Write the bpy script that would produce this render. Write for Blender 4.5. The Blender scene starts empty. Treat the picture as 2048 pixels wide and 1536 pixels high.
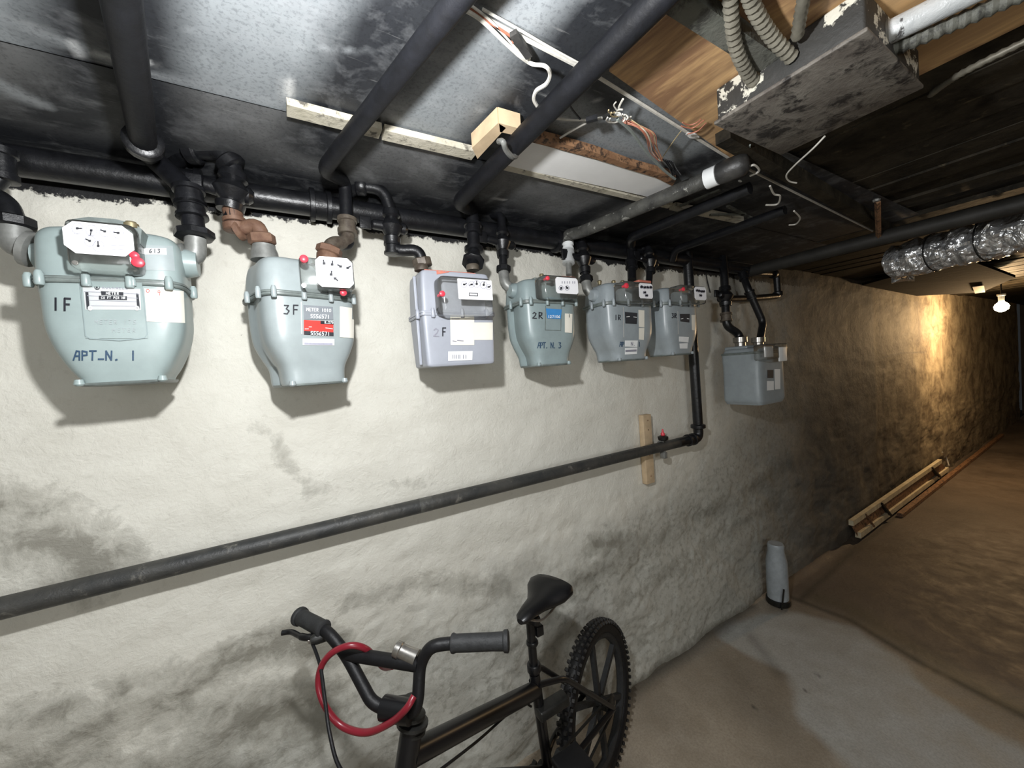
import bpy, bmesh, math, random
import numpy as np
from mathutils import Vector, Matrix
from mathutils.bvhtree import BVHTree
random.seed(7); rng = np.random.RandomState(7)
PI = math.pi
scene = bpy.context.scene
COL = scene.collection

# ------------------------------------------------------------------ camera
F, CX, CY = 760.0, 1024.0, 768.0
_X = np.array([1288., -116., F]); _X /= np.linalg.norm(_X)
_Z = np.array([1555., 22200., F]); _Z -= _X * (_Z @ _X); _Z /= np.linalg.norm(_Z)
_U = -_Z; _Y = np.cross(_U, _X)
if _Y[2] < 0: _Y = -_Y
CM = np.stack([_X, _Y, _U], 1)
CAM = np.array([0., -1.25, 1.511])
cam_d = bpy.data.cameras.new('camera'); cam = bpy.data.objects.new('camera', cam_d); COL.objects.link(cam)
R = CM
cam.matrix_world = Matrix(((R[0, 0], -R[1, 0], -R[2, 0], CAM[0]), (R[0, 1], -R[1, 1], -R[2, 1], CAM[1]),
                           (R[0, 2], -R[1, 2], -R[2, 2], CAM[2]), (0, 0, 0, 1)))
cam_d.sensor_width = 36.0; cam_d.lens = F / 2048.0 * 36.0; cam_d.clip_start = 0.02
scene.camera = cam
scene.view_settings.view_transform = 'Standard'; scene.view_settings.look = 'None'
scene.view_settings.gamma = 1.0; scene.view_settings.use_curve_mapping = False
scene.view_settings.exposure = 0.0

# ------------------------------------------------------------------ light
world = bpy.data.worlds.new('world'); scene.world = world; world.use_nodes = True
world.node_tree.nodes['Background'].inputs[0].default_value = (0.8, 0.85, 0.9, 1)
world.node_tree.nodes['Background'].inputs[1].default_value = 0.02


def light(name, kind, loc, power, color, size=0.05, rot=None):
    l = bpy.data.lights.new(name, kind); l.energy = power; l.color = color
    if kind == 'AREA': l.size = size
    else: l.shadow_soft_size = size
    o = bpy.data.objects.new(name, l); COL.objects.link(o); o.location = loc
    if rot: o.rotation_euler = rot
    return o


# the flash of the photographer's phone, a hand's width above the lens
light('camera_flash', 'POINT', (0.02, -0.98, 1.80), 42, (0.98, 0.99, 1.0), 0.02)
# unseen soft fill added behind the camera to lift the wall shadows
light('rear_fill', 'POINT', (-0.3, -2.9, 1.55), 44, (0.96, 0.98, 1.0), 0.3)


# ------------------------------------------------------------------ pixel rays -> points in the room
def ray(u, v): return CM.T @ np.array([(u - CX) / F, (v - CY) / F, 1.0])
def W(u, v, d=0.0):
    r = ray(u, v); return Vector(CAM + r * ((-d - CAM[1]) / r[1]))
def H(u, v, z=0.0):
    r = ray(u, v); return Vector(CAM + r * ((z - CAM[2]) / r[2]))


# ------------------------------------------------------------------ numpy noise
def vnoise(p, seed=0):
    p = np.asarray(p, float); i = np.floor(p).astype(np.int64); f = p - i; f = f * f * (3 - 2 * f)
    def h(a):
        n = (a[..., 0] * 374761393 + a[..., 1] * 668265263 + a[..., 2] * 2147483647 + seed * 1274126177) & 0xffffffff
        n = ((n ^ (n >> 13)) * 1274126177) & 0xffffffff
        return ((n ^ (n >> 16)) & 0xffff) / 65535.0
    out = 0
    for dx in (0, 1):
        for dy in (0, 1):
            for dz in (0, 1):
                w = (f[..., 0] if dx else 1 - f[..., 0]) * (f[..., 1] if dy else 1 - f[..., 1]) * (f[..., 2] if dz else 1 - f[..., 2])
                out = out + w * h(i + np.array([dx, dy, dz]))
    return out
def fbm(p, o=4, seed=0):
    s = 0; a = .5; t = 0
    for k in range(o):
        s = s + a * vnoise(p * (2.03 ** k) + k * 17.3, seed + k); t += a; a *= .5
    return s / t
def seg_dist(P, pts):
    best = np.full(P.shape[:-1], 1e9)
    for a, b in zip(pts[:-1], pts[1:]):
        a = np.array(a, float); b = np.array(b, float); ab = b - a
        t = np.clip(((P - a) @ ab) / max(ab @ ab, 1e-12), 0, 1)
        best = np.minimum(best, np.linalg.norm(P - (a + t[..., None] * ab), axis=-1))
    return best
def in_poly(P, poly):
    x, y = P[..., 0], P[..., 1]; r = np.zeros(x.shape, bool); n = len(poly)
    for i in range(n):
        x1, y1 = poly[i]; x2, y2 = poly[(i + 1) % n]
        c = ((y1 > y) != (y2 > y)) & (x < (x2 - x1) * (y - y1) / ((y2 - y1) if y2 != y1 else 1e-9) + x1)
        r ^= c
    return r
def soft(d, w): return np.clip(1 - d / w, 0, 1)


# ------------------------------------------------------------------ materials
class NT:
    def __init__(s, name):
        s.m = bpy.data.materials.new(name); s.m.use_nodes = True; s.t = s.m.node_tree; s.n = s.t.nodes
        s.b = s.n['Principled BSDF']; s.out = s.n['Material Output']
    def node(s, k, **kw):
        n = s.n.new(k)
        for a, v in kw.items(): setattr(n, a, v)
        return n
    def l(s, a, b): s.t.links.new(a, b)
    def coord(s):
        g = s.node('ShaderNodeNewGeometry'); return g.outputs['Position']
    def noise(s, scale, detail=4, rough=.6, dist=0.0, vec=None, stretch=None):
        v = vec or s.coord()
        if stretch:
            mp = s.node('ShaderNodeMapping'); mp.inputs['Scale'].default_value = stretch; s.l(v, mp.inputs[0]); v = mp.outputs[0]
        n = s.node('ShaderNodeTexNoise'); n.inputs['Scale'].default_value = scale; n.inputs['Detail'].default_value = detail
        n.inputs['Roughness'].default_value = rough; n.inputs['Distortion'].default_value = dist; s.l(v, n.inputs['Vector'])
        return n.outputs['Fac']
    def ramp(s, fac, stops):
        r = s.node('ShaderNodeValToRGB'); e = r.color_ramp.elements
        while len(e) < len(stops): e.new(.5)
        for i, (p, c) in enumerate(stops):
            e[i].position = p
            e[i].color = (c, c, c, 1) if isinstance(c, (int, float)) else tuple(c) + (1,)
        s.l(fac, r.inputs[0]); return r.outputs[0]
    def mix(s, fac, a, b, mode='MIX'):
        m = s.node('ShaderNodeMix', data_type='RGBA', blend_type=mode)
        for inp, v in ((m.inputs[0], fac), (m.inputs[6], a), (m.inputs[7], b)):
            if isinstance(v, (int, float)): inp.default_value = v
            elif isinstance(v, tuple): inp.default_value = v + (1,)
            else: s.l(v, inp)
        return m.outputs[2]
    def math(s, op, a, b=0.0, clamp=False):
        m = s.node('ShaderNodeMath', operation=op, use_clamp=clamp)
        for inp, v in ((m.inputs[0], a), (m.inputs[1], b)):
            if isinstance(v, (int, float)): inp.default_value = v
            else: s.l(v, inp)
        return m.outputs[0]
    def attr(s, name):
        a = s.node('ShaderNodeAttribute', attribute_name=name); return a
    def base(s, v):
        if isinstance(v, tuple): s.b.inputs['Base Color'].default_value = v + (1,)
        else: s.l(v, s.b.inputs['Base Color'])
    def rough(s, v):
        if isinstance(v, (int, float)): s.b.inputs['Roughness'].default_value = v
        else: s.l(v, s.b.inputs['Roughness'])
    def bump(s, h, strength=.3, dist=.005):
        b = s.node('ShaderNodeBump'); b.inputs['Strength'].default_value = strength; b.inputs['Distance'].default_value = dist
        s.l(h, b.inputs['Height']); s.l(b.outputs[0], s.b.inputs['Normal'])


def simple(name, c, rough=.5, metal=0.0, var=.25, scale=30, bump=.1, bscale=60, c2=None, spec=.5):
    t = NT(name); f = t.noise(scale, 5)
    d = tuple(x * (1 - var) for x in c) if c2 is None else c2
    t.base(t.mix(t.ramp(f, [(.35, 0.0), (.65, 1.0)]), d, c)); t.rough(rough)
    t.b.inputs['Metallic'].default_value = metal; t.b.inputs['Specular IOR Level'].default_value = spec
    if bump: t.bump(t.noise(bscale, 4), bump, .003)
    return t.m


M = {}
M['black'] = simple('black_pipe_paint', (.0095, .010, .012), .36, 0, .5, 40, .35, 70)
M['black_matt'] = simple('matt_black_pipe_paint', (.006, .0065, .009), .55, 0, .5, 40, .3, 70, spec=.35)
M['black_old'] = simple('worn_black_pipe', (.018, .018, .018), .45, 0, .4, 25, .4, 60, c2=(.05, .048, .045))
M['grey_pipe'] = None
M['rust'] = simple('rusty_brown_pipe', (.20, .115, .075), .6, .1, .4, 45, .3, 60, c2=(.12, .062, .04))
M['brownpipe'] = simple('brown_stained_pipe', (.13, .11, .085), .5, .2, .4, 45, .3, 60, c2=(.06, .045, .035))
M['galv'] = simple('grey_cast_fitting', (.27, .275, .26), .45, .3, .35, 35, .2, 50)
M['m_green'] = simple('grey_green_meter_paint', (.30, .365, .36), .34, 0, .10, 22, .08, 40)
M['m_grey'] = simple('light_grey_meter_paint', (.33, .375, .38), .34, 0, .10, 22, .08, 40)
M['m_teal'] = simple('blue_grey_meter_paint', (.25, .31, .315), .36, 0, .12, 22, .08, 40)
M['m_slate'] = simple('slate_grey_meter_paint', (.30, .34, .36), .34, 0, .12, 22, .08, 40)
M['m_lilac'] = simple('lilac_grey_meter_paint', (.36, .38, .43), .4, 0, .08, 22, .05, 40)
M['m_dirty'] = simple('dirty_meter_flange', (.18, .21, .20), .4, 0, .35, 40, .1, 40)
M['white'] = simple('white_dial_plate', (.86, .86, .88), .4, 0, .03, 20, 0)
M['cream'] = simple('cream_paper_tag', (.80, .77, .68), .6, 0, .05, 20, 0)
M['label_white'] = simple('white_paper_label', (.8, .82, .82), .5, 0, .05, 20, 0)
M['silver'] = simple('silver_foil_plate', (.62, .64, .64), .35, .3, .1, 20, 0)
M['ink'] = simple('black_marker_ink', (.012, .013, .02), .6, 0, .2, 200, 0)
M['blueink'] = simple('blue_marker_ink', (.03, .07, .13), .6, 0, .3, 200, 0)
M['greyink'] = simple('grey_print', (.28, .28, .33), .6, 0, .1, 200, 0)
M['redink'] = simple('red_print', (.6, .08, .08), .6, 0, .1, 200, 0)
M['red'] = simple('red_plastic', (.75, .05, .08), .35, 0, .1, 20, 0)
M['redlabel'] = simple('red_label', (.62, .05, .04), .5, 0, .1, 20, 0)
M['redtape'] = simple('faded_red_tape', (.62, .20, .14), .6, 0, .2, 60, .1)
M['green'] = simple('green_tape', (.06, .5, .26), .5, 0, .2, 60, .1)
M['bluelabel'] = simple('blue_label', (.05, .24, .55), .5, 0, .1, 20, 0)
M['darklabel'] = simple('dark_label', (.035, .038, .045), .5, 0, .2, 60, 0)
M['greylabel'] = simple('grey_label', (.22, .24, .26), .5, 0, .1, 60, 0)
M['brass'] = simple('dull_brass', (.32, .27, .16), .4, .6, .2, 60, .1)
M['chrome'] = simple('dull_chrome', (.45, .43, .40), .3, .9, .3, 60, .1)
M['wood'] = simple('pale_pine_wood', (.62, .47, .30), .6, 0, .2, 25, .2, 40)
M['bike'] = simple('glossy_black_bike_paint', (.005, .005, .006), .34, 0, .2, 40, .03, 40)
M['rubber'] = simple('black_rubber', (.007, .007, .008), .5, 0, .3, 60, .3, 80, spec=.3)
M['grip'] = simple('dark_grey_grip_rubber', (.026, .027, .028), .6, 0, .3, 60, .4, 120, spec=.3)
M['tread'] = simple('worn_tyre_rubber', (.018, .017, .016), .6, 0, .3, 60, .3, 80)
M['redcable'] = simple('red_cable_sleeve', (.19, .012, .022), .3, 0, .1, 30, 0)
M['wirewhite'] = simple('white_wire', (.62, .60, .54), .5, 0, .2, 60, 0)
M['wirered'] = simple('red_brown_wire', (.42, .16, .10), .5, 0, .2, 60, 0)
M['wiregrey'] = simple('grey_wire', (.25, .28, .26), .5, 0, .2, 60, 0)
M['wireyel'] = simple('tan_wire', (.45, .36, .2), .5, 0, .2, 60, 0)
M['jacket'] = simple('armoured_cable_steel', (.24, .225, .18), .5, .35, .35, 30, .2, 60)
M['darkmetal'] = simple('dark_greasy_metal', (.03, .03, .028), .4, .5, .3, 60, .2)
M['canister'] = simple('pale_grey_canister', (.40, .44, .47), .45, .1, .2, 30, .1)

# clear dirty plastic of the index covers
t = NT('smoky_clear_cover')
tr = t.node('ShaderNodeBsdfTransparent'); tr.inputs[0].default_value = (.93, .93, .91, 1)
gl = t.node('ShaderNodeBsdfGlossy'); gl.inputs['Roughness'].default_value = .12; gl.inputs[0].default_value = (.9, .9, .9, 1)
df = t.node('ShaderNodeBsdfDiffuse'); df.inputs[0].default_value = (.33, .33, .31, 1)
ms = t.node('ShaderNodeMixShader'); fr = t.node('ShaderNodeFresnel'); fr.inputs[0].default_value = 1.4
t.l(fr.outputs[0], ms.inputs[0]); t.l(tr.outputs[0], ms.inputs[1]); t.l(gl.outputs[0], ms.inputs[2])
m2 = t.node('ShaderNodeMixShader'); t.l(t.ramp(t.noise(60, 3), [(.3, .06), (.8, .2)]), m2.inputs[0])
t.l(ms.outputs[0], m2.inputs[1]); t.l(df.outputs[0], m2.inputs[2]); t.l(m2.outputs[0], t.out.inputs[0]); M['glass'] = t.m

# crumpled foil
t = NT('crumpled_silver_foil'); t.base((.88, .89, .90)); t.b.inputs['Metallic'].default_value = .8; t.rough(.25)
t.bump(t.noise(13, 3, .5, 1.0), 1.0, .035); M['foil'] = t.m

# plaster wall: masks in vertex colours (stain, soot, grey), broken up by noise
t = NT('rough_painted_plaster'); a = t.attr('mask'); sp = t.node('ShaderNodeSeparateColor'); t.l(a.outputs['Color'], sp.inputs[0])
fine = t.noise(38, 6, .65); mid = t.noise(7, 5, .6)
cream = t.mix(mid, (.62, .60, .525), (.78, .765, .69))
cream = t.mix(t.ramp(fine, [(.28, .3), (.42, 0.0)]), cream, (.45, .42, .36))
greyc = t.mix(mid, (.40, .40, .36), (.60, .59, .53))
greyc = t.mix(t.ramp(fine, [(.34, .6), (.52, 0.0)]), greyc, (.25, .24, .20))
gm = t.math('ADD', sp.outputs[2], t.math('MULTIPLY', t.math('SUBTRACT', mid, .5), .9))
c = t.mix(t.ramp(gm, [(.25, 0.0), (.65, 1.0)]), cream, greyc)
st = t.math('ADD', sp.outputs[0], t.math('MULTIPLY', t.math('SUBTRACT', t.noise(17, 6, .7, .4), .5), 1.1))
c = t.mix(t.ramp(st, [(.34, 0.0), (.5, .32), (.6, .42), (.8, .8)]), c, (.19, .18, .145))
so = t.math('ADD', sp.outputs[1], t.math('MULTIPLY', t.math('SUBTRACT', t.noise(45, 5, .7), .5), 1.3))
c = t.mix(t.ramp(so, [(.44, 0.0), (.56, 1.0)]), c, (.012, .012, .013))
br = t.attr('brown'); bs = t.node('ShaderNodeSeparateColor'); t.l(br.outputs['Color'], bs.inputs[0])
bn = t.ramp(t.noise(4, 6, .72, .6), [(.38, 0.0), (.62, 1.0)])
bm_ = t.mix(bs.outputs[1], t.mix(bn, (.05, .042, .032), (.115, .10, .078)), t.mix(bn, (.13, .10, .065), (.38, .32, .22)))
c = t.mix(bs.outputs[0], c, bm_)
speck = t.ramp(t.noise(90, 3, .6), [(.2, 1.0), (.27, 0.0)]); c = t.mix(t.math('MULTIPLY', speck, .7), c, (.1, .1, .09))
t.base(c); t.rough(.75)
hh = t.math('ADD', t.math('MULTIPLY', t.noise(28, 6, .65, .5), 1.0), t.math('MULTIPLY', t.noise(110, 3, .6), .35))
t.bump(hh, .42, .011); M['wall'] = t.m

# floor
t = NT('worn_painted_concrete_floor'); a = t.attr('col'); mid = t.noise(9, 6, .65, .3); fine = t.noise(120, 4, .7)
c = t.mix(t.ramp(mid, [(.3, .45), (.7, 0.0)]), a.outputs['Color'], t.mix(1.0, a.outputs['Color'], (.55, .5, .42), 'MULTIPLY'))
c = t.mix(t.ramp(fine, [(.35, .35), (.6, 0.0)]), c, t.mix(1.0, c, (.4, .4, .4), 'MULTIPLY'))
t.base(c); t.rough(t.ramp(mid, [(.3, .5), (.7, .75)])); t.bump(t.noise(40, 5, .6), .35, .006); M['floor'] = t.m

# ceiling sheet panels: vertex colour + scratches
t = NT('scratched_black_sheet_ceiling'); a = t.attr('col')
sc1 = t.ramp(t.noise(26, 5, .65, .2, stretch=(.25, 1, 1)), [(.58, 0.0), (.78, .35)])
sc2 = t.ramp(t.noise(90, 3, .6, .0, stretch=(.08, 1, 1)), [(.66, 0.0), (.74, .3)])
c = t.mix(sc1, a.outputs['Color'], (.32, .33, .33)); c = t.mix(sc2, c, (.38, .38, .37))
bl = t.ramp(t.noise(6, 5, .6), [(.3, .45), (.6, 0.0)]); c = t.mix(bl, c, t.mix(1.0, c, (.45, .45, .47), 'MULTIPLY'))
spk = t.noise(150, 3, .7); c = t.mix(t.ramp(spk, [(.36, .5), (.5, 0.0)]), c, t.mix(1.0, c, (.4, .4, .42), 'MULTIPLY')); c = t.mix(t.ramp(t.noise(10, 5, .7, .3), [(.52, 0.0), (.72, .28)]), c, (.34, .35, .36))
t.base(c); t.rough(t.ramp(t.noise(14, 4), [(.3, .48), (.7, .68)])); t.bump(t.noise(60, 4), .12, .003); M['ceil'] = t.m

# plywood
t = NT('stained_plywood'); w = t.noise(5, 6, .6, 1.2, stretch=(1, .35, 1)); g = t.noise(30, 4, .6, .3, stretch=(1, .12, 1))
c = t.mix(t.ramp(w, [(.44, 0.0), (.56, 1.0)]), (.66, .42, .20), (.26, .145, .075))
c = t.mix(t.ramp(g, [(.4, .5), (.6, 0.0)]), c, (.20, .11, .06)); t.base(c); t.rough(.6); t.bump(g, .2, .003); M['ply'] = t.m
# sooty planks, peeling box, timber
def blotchy(name, a, b, c3, s=9, lo=.5, hi=.6, rough=.65, metal=0.0):
    t = NT(name); n1 = t.noise(s, 6, .7, .4); n2 = t.noise(s * 2.6, 5, .7, .3)
    c = t.mix(t.ramp(n1, [(.35, 0.0), (.65, 1.0)]), a, b); c = t.mix(t.ramp(n2, [(lo, 0.0), (hi, 1.0)]), c, c3)
    t.base(c); t.rough(rough); t.b.inputs['Metallic'].default_value = metal; t.bump(n2, .5, .006)
    if 'dark' in name: t.b.inputs['Specular IOR Level'].default_value = .08
    return t.m
M['soot'] = blotchy('sooty_dark_timber', (.012, .011, .009), (.05, .042, .03), (.10, .08, .05), 8, .6, .75)
M['boxside'] = blotchy('peeling_black_box_paint', (.02, .02, .018), (.035, .033, .03), (.55, .53, .45), 7, .55, .58)
M['boxbot'] = blotchy('rusty_grey_box_sheet', (.085, .072, .062), (.19, .175, .15), (.02, .017, .015), 9, .5, .62)
M['joist'] = blotchy('grey_green_old_joist', (.085, .09, .075), (.14, .14, .12), (.04, .04, .035), 10)
M['batten'] = blotchy('peeling_cream_batten', (.42, .39, .30), (.60, .56, .46), (.10, .09, .075), 14, .55, .68)
M['brownedge'] = blotchy('rough_brown_board_edge', (.20, .10, .05), (.34, .19, .10), (.05, .03, .02), 20)
M['drywall'] = simple('white_gypsum_board', (.90, .90, .88), .7, 0, .06, 12, .05)
M['grey_pipe'] = blotchy('streaked_grey_steel_pipe', (.022, .024, .025), (.06, .058, .052), (.20, .19, .165), 9, .60, .76, .5)
M['wrap'] = blotchy('silver_pipe_wrap', (.30, .32, .33), (.55, .57, .57), (.06, .06, .06), 12, .6, .66, .4)
M['pipe_patch'] = blotchy('patchy_grey_black_pipe', (.035, .035, .033), (.10, .10, .09), (.30, .30, .27), 14, .6, .66, .42)
M['oldwood'] = blotchy('weathered_yellow_lumber', (.55, .46, .30), (.78, .70, .50), (.16, .11, .07), 12, .64, .78)
t = NT('bulb_glow'); e = t.node('ShaderNodeEmission'); e.inputs[0].default_value = (1, .78, .45, 1); e.inputs[1].default_value = 40
t.l(e.outputs[0], t.out.inputs[0]); M['bulb'] = t.m


# ------------------------------------------------------------------ objects
def thing(name, label, cat, loc=(0, 0, 0), group=None):
    o = bpy.data.objects.new(name, None); COL.objects.link(o); o.location = loc; o.empty_display_size = .05
    o['label'] = label; o['category'] = cat
    if group: o['group'] = group
    return o
def origin(o):
    v = Vector((0, 0, 0))
    while o is not None: v = v + o.location; o = o.parent
    return v
def mk(name, verts, faces, mat, parent=None, smooth=True, label=None, cat=None, kind=None, group=None, pivot=None):
    """one mesh object; verts are in room coordinates"""
    me = bpy.data.meshes.new(name)
    off = origin(parent) if parent else (Vector(pivot) if pivot is not None else Vector((0, 0, 0)))
    me.from_pydata([tuple(Vector(v) - off) for v in verts], [], faces)
    me.materials.append(M[mat] if isinstance(mat, str) else mat); me.update()
    bm = bmesh.new(); bm.from_mesh(me); bmesh.ops.recalc_face_normals(bm, faces=bm.faces); bm.to_mesh(me); bm.free()
    if smooth:
        me.polygons.foreach_set('use_smooth', [True] * len(me.polygons)); me.set_sharp_from_angle(angle=math.radians(42))
    o = bpy.data.objects.new(name, me); COL.objects.link(o)
    if parent: o.parent = parent
    else: o.location = off
    if label: o['label'] = label
    if cat: o['category'] = cat
    if kind: o['kind'] = kind
    if group: o['group'] = group
    if name in ('label_line', 'dial_print', 'bar_print', 'plate_line'): o['kind'] = 'stuff'
    return o


class G:
    """geometry bucket"""
    def __init__(s): s.v = []; s.f = []
    def add(s, v, f):
        n = len(s.v); s.v += [Vector(p) for p in v]; s.f += [tuple(i + n for i in q) for q in f]; return s
    def rings(s, rings, caps=True, closed=True):
        n = len(rings[0]); v = [p for r in rings for p in r]; f = []
        for i in range(len(rings) - 1):
            for j in range(n if closed else n - 1):
                k = (j + 1) % n; f.append((i * n + j, i * n + k, (i + 1) * n + k, (i + 1) * n + j))
        if caps: f.append(tuple(range(n))[::-1]); f.append(tuple((len(rings) - 1) * n + j for j in range(n)))
        return s.add(v, f)
    def tube(s, pts, r, seg=14, caps=True):
        pts = [Vector(p) for p in pts]
        q = [pts[0]]
        for p in pts[1:]:
            if (p - q[-1]).length > 1e-6: q.append(p)
        pts = q; n = len(pts); rr = r if isinstance(r, (list, tuple)) else [r] * n
        if len(rr) != n: rr = [rr[0]] * n
        tan = [(pts[min(i + 1, n - 1)] - pts[max(i - 1, 0)]).normalized() for i in range(n)]
        up = Vector((0, 0, 1)) if abs(tan[0].z) < .9 else Vector((1, 0, 0)); nrm = tan[0].cross(up).normalized(); rg = []
        for i in range(n):
            nrm = (nrm - tan[i] * nrm.dot(tan[i])).normalized(); b = tan[i].cross(nrm)
            rg.append([pts[i] + (nrm * math.cos(2 * PI * k / seg) + b * math.sin(2 * PI * k / seg)) * rr[i] for k in range(seg)])
        return s.rings(rg, caps)
    def cyl(s, a, b, r, r2=None, seg=16):
        a = Vector(a); b = Vector(b); return s.tube([a, b], [r, r if r2 is None else r2], seg)
    def lathe(s, a, axis, prof, seg=18):
        a = Vector(a); ax = Vector(axis).normalized(); up = Vector((0, 0, 1)) if abs(ax.z) < .9 else Vector((1, 0, 0))
        n = ax.cross(up).normalized(); b = ax.cross(n)
        return s.rings([[a + ax * h + (n * math.cos(2 * PI * k / seg) + b * math.sin(2 * PI * k / seg)) * r for k in range(seg)] for h, r in prof])
    def box(s, lo, hi, bev=0.0):
        x0, y0, z0 = lo; x1, y1, z1 = hi
        if bev <= 0:
            v = [(x0, y0, z0), (x1, y0, z0), (x1, y1, z0), (x0, y1, z0), (x0, y0, z1), (x1, y0, z1), (x1, y1, z1), (x0, y1, z1)]
            return s.add(v, [(0, 3, 2, 1), (4, 5, 6, 7), (0, 1, 5, 4), (1, 2, 6, 5), (2, 3, 7, 6), (3, 0, 4, 7)])
        bm = bmesh.new(); bmesh.ops.create_cube(bm, size=1)
        bmesh.ops.scale(bm, vec=(x1 - x0, y1 - y0, z1 - z0), verts=bm.verts)
        bmesh.ops.translate(bm, vec=((x0 + x1) / 2, (y0 + y1) / 2, (z0 + z1) / 2), verts=bm.verts)
        bmesh.ops.bevel(bm, geom=bm.edges[:], offset=bev, segments=3, affect='EDGES', profile=.5)
        bm.verts.index_update(); r = s.add([v.co.copy() for v in bm.verts], [tuple(v.index for v in f.verts) for f in bm.faces]); bm.free(); return r
    def bar(s, a, b, w, h, up=(0, 0, 1)):
        a = Vector(a); b = Vector(b); t = (b - a).normalized(); u = Vector(up); u = (u - t * u.dot(t)).normalized(); r = t.cross(u)
        return s.rings([[p + r * (sx * w / 2) + u * (sz * h / 2) for sx, sz in ((-1, -1), (1, -1), (1, 1), (-1, 1))] for p in (a, b)])
    def xf(s, m): s.v = [m @ p for p in s.v]; return s
    def mk(s, name, mat, parent=None, **k): return mk(name, s.v, s.f, mat, parent, **k)
    def bvh(s): return BVHTree.FromPolygons([tuple(v) for v in s.v], s.f)


def fillet(pts, rad, n=6):
    pts = [Vector(p) for p in pts]; out = [pts[0]]
    for i in range(1, len(pts) - 1):
        a, b, c = pts[i - 1], pts[i], pts[i + 1]; u = (a - b); v = (c - b)
        d = min(rad, u.length * .48, v.length * .48); p = b + u.normalized() * d; q = b + v.normalized() * d
        for k in range(n + 1):
            t = k / n; out.append(p * (1 - t) ** 2 + b * 2 * t * (1 - t) + q * t * t)
    out.append(pts[-1]); return out
def catmull(pts, n=8):
    pts = [Vector(p) for p in pts]; out = []
    for i in range(len(pts) - 1):
        p0 = pts[max(i - 1, 0)]; p1 = pts[i]; p2 = pts[i + 1]; p3 = pts[min(i + 2, len(pts) - 1)]
        for k in range(n):
            t = k / n; out.append(.5 * ((2 * p1) + (p2 - p0) * t + (2 * p0 - 5 * p1 + 4 * p2 - p3) * t * t + (3 * p1 - p0 - 3 * p2 + p3) * t ** 3))
    out.append(pts[-1]); return out


# ------------------------------------------------------------------ room shell
ZC = 2.057
def vcol(o, name, arr):
    at = o.data.color_attributes.new(name, 'FLOAT_COLOR', 'POINT'); a = np.ones((len(arr), 4)); a[:, :arr.shape[1]] = arr
    at.data.foreach_set('color', a.ravel())
def grid_obj(name, P, mat, parent=None, flip=False, **k):
    nu, nv = P.shape[:2]; idx = np.arange(nu * nv).reshape(nu, nv)
    q = np.stack([idx[:-1, :-1], idx[1:, :-1], idx[1:, 1:], idx[:-1, 1:]], -1).reshape(-1, 4)
    if flip: q = q[:, ::-1]
    me = bpy.data.meshes.new(name); me.vertices.add(nu * nv); me.vertices.foreach_set('co', P.reshape(-1).astype(np.float32))
    me.loops.add(q.size); me.loops.foreach_set('vertex_index', q.ravel().astype(np.int32))
    me.polygons.add(len(q)); me.polygons.foreach_set('loop_start', np.arange(0, q.size, 4, dtype=np.int32))
    me.update(calc_edges=True); me.validate(); me.polygons.foreach_set('use_smooth', [True] * len(me.polygons)); me.materials.append(M[mat])
    o = bpy.data.objects.new(name, me); COL.objects.link(o)
    if parent: o.parent = parent
    for a, b in k.items(): o[a] = b
    return o

xs = np.concatenate([np.arange(-1.6, 2.6, .011), 2.6 + np.cumsum(np.linspace(.012, .06, 240))]); zs = np.arange(-.06, 2.14, .011)
XX, ZZ = np.meshgrid(xs, zs, indexing='ij'); Q = np.stack([XX, ZZ], -1); Q3 = np.stack([XX, ZZ * 1.6, XX * 0], -1)
lump = (fbm(Q3 * 2.2, 4, 3) - .5) * .022 + (fbm(Q3 * 9, 4, 9) - .5) * .010
low = np.clip((1.05 - ZZ) / .5, 0, 1); lump = lump + low * (fbm(Q3 * 6, 5, 21) - .5) * .024
tt = fbm(Q3 * 3.1 + 4, 5, 55) * 9; fr_ = tt - np.floor(tt); terr = np.floor(tt) + np.clip((fr_ - .86) / .14, 0, 1) ** 2
lump = lump + (terr - 4.5) * (.0012 + .0042 * low)
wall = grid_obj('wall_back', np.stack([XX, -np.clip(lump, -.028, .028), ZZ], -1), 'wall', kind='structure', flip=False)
def wpx(*pts): return [tuple(np.array(W(x, y))[[0, 2]]) for x, y in pts]
stain = np.zeros(XX.shape)
for w_, s_, pts in [(.13, .85, [(-60, 1050), (60, 1060), (190, 1120)]), (.09, .9, [(330, 1400), (480, 1320), (590, 1270), (660, 1300)]),
                    (.13, .8, [(60, 1480), (200, 1440), (330, 1400), (520, 1430), (640, 1430)]), (.12, .75, [(0, 1536), (300, 1520), (480, 1560)]),
                    (.06, .7, [(0, 1480), (180, 1420), (250, 1380)]), (.07, .62, [(700, 1200), (860, 1165), (1020, 1180)]),
                    (.09, .75, [(1190, 1090), (1290, 1080)]), (.11, .62, [(1150, 1170), (1330, 1070), (1500, 980), (1620, 900)]),
                    (.10, .6, [(1240, 1200), (1400, 1110), (1560, 1000)]), (.1, .6, [(1000, 1290), (1100, 1230)]),
                    (.05, .9, [(1240, 1390), (1420, 1262), (1540, 1180)]), (.05, .45, [(520, 850), (620, 980), (860, 960)]),
                    (.15, .5, [(1580, 700), (1700, 640)]), (.14, .6, [(1640, 900), (1700, 990)])]:
    stain = np.maximum(stain, s_ * soft(seg_dist(Q, wpx(*pts)), w_) ** .6)
stain *= .55 + .8 * fbm(Q3 * 5, 4, 5)
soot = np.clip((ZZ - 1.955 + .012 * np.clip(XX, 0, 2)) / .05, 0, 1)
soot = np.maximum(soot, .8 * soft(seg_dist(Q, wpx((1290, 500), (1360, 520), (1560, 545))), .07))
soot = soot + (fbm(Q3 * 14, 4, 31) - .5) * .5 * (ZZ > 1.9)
soot[ZZ < 1.85] = 0
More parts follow.
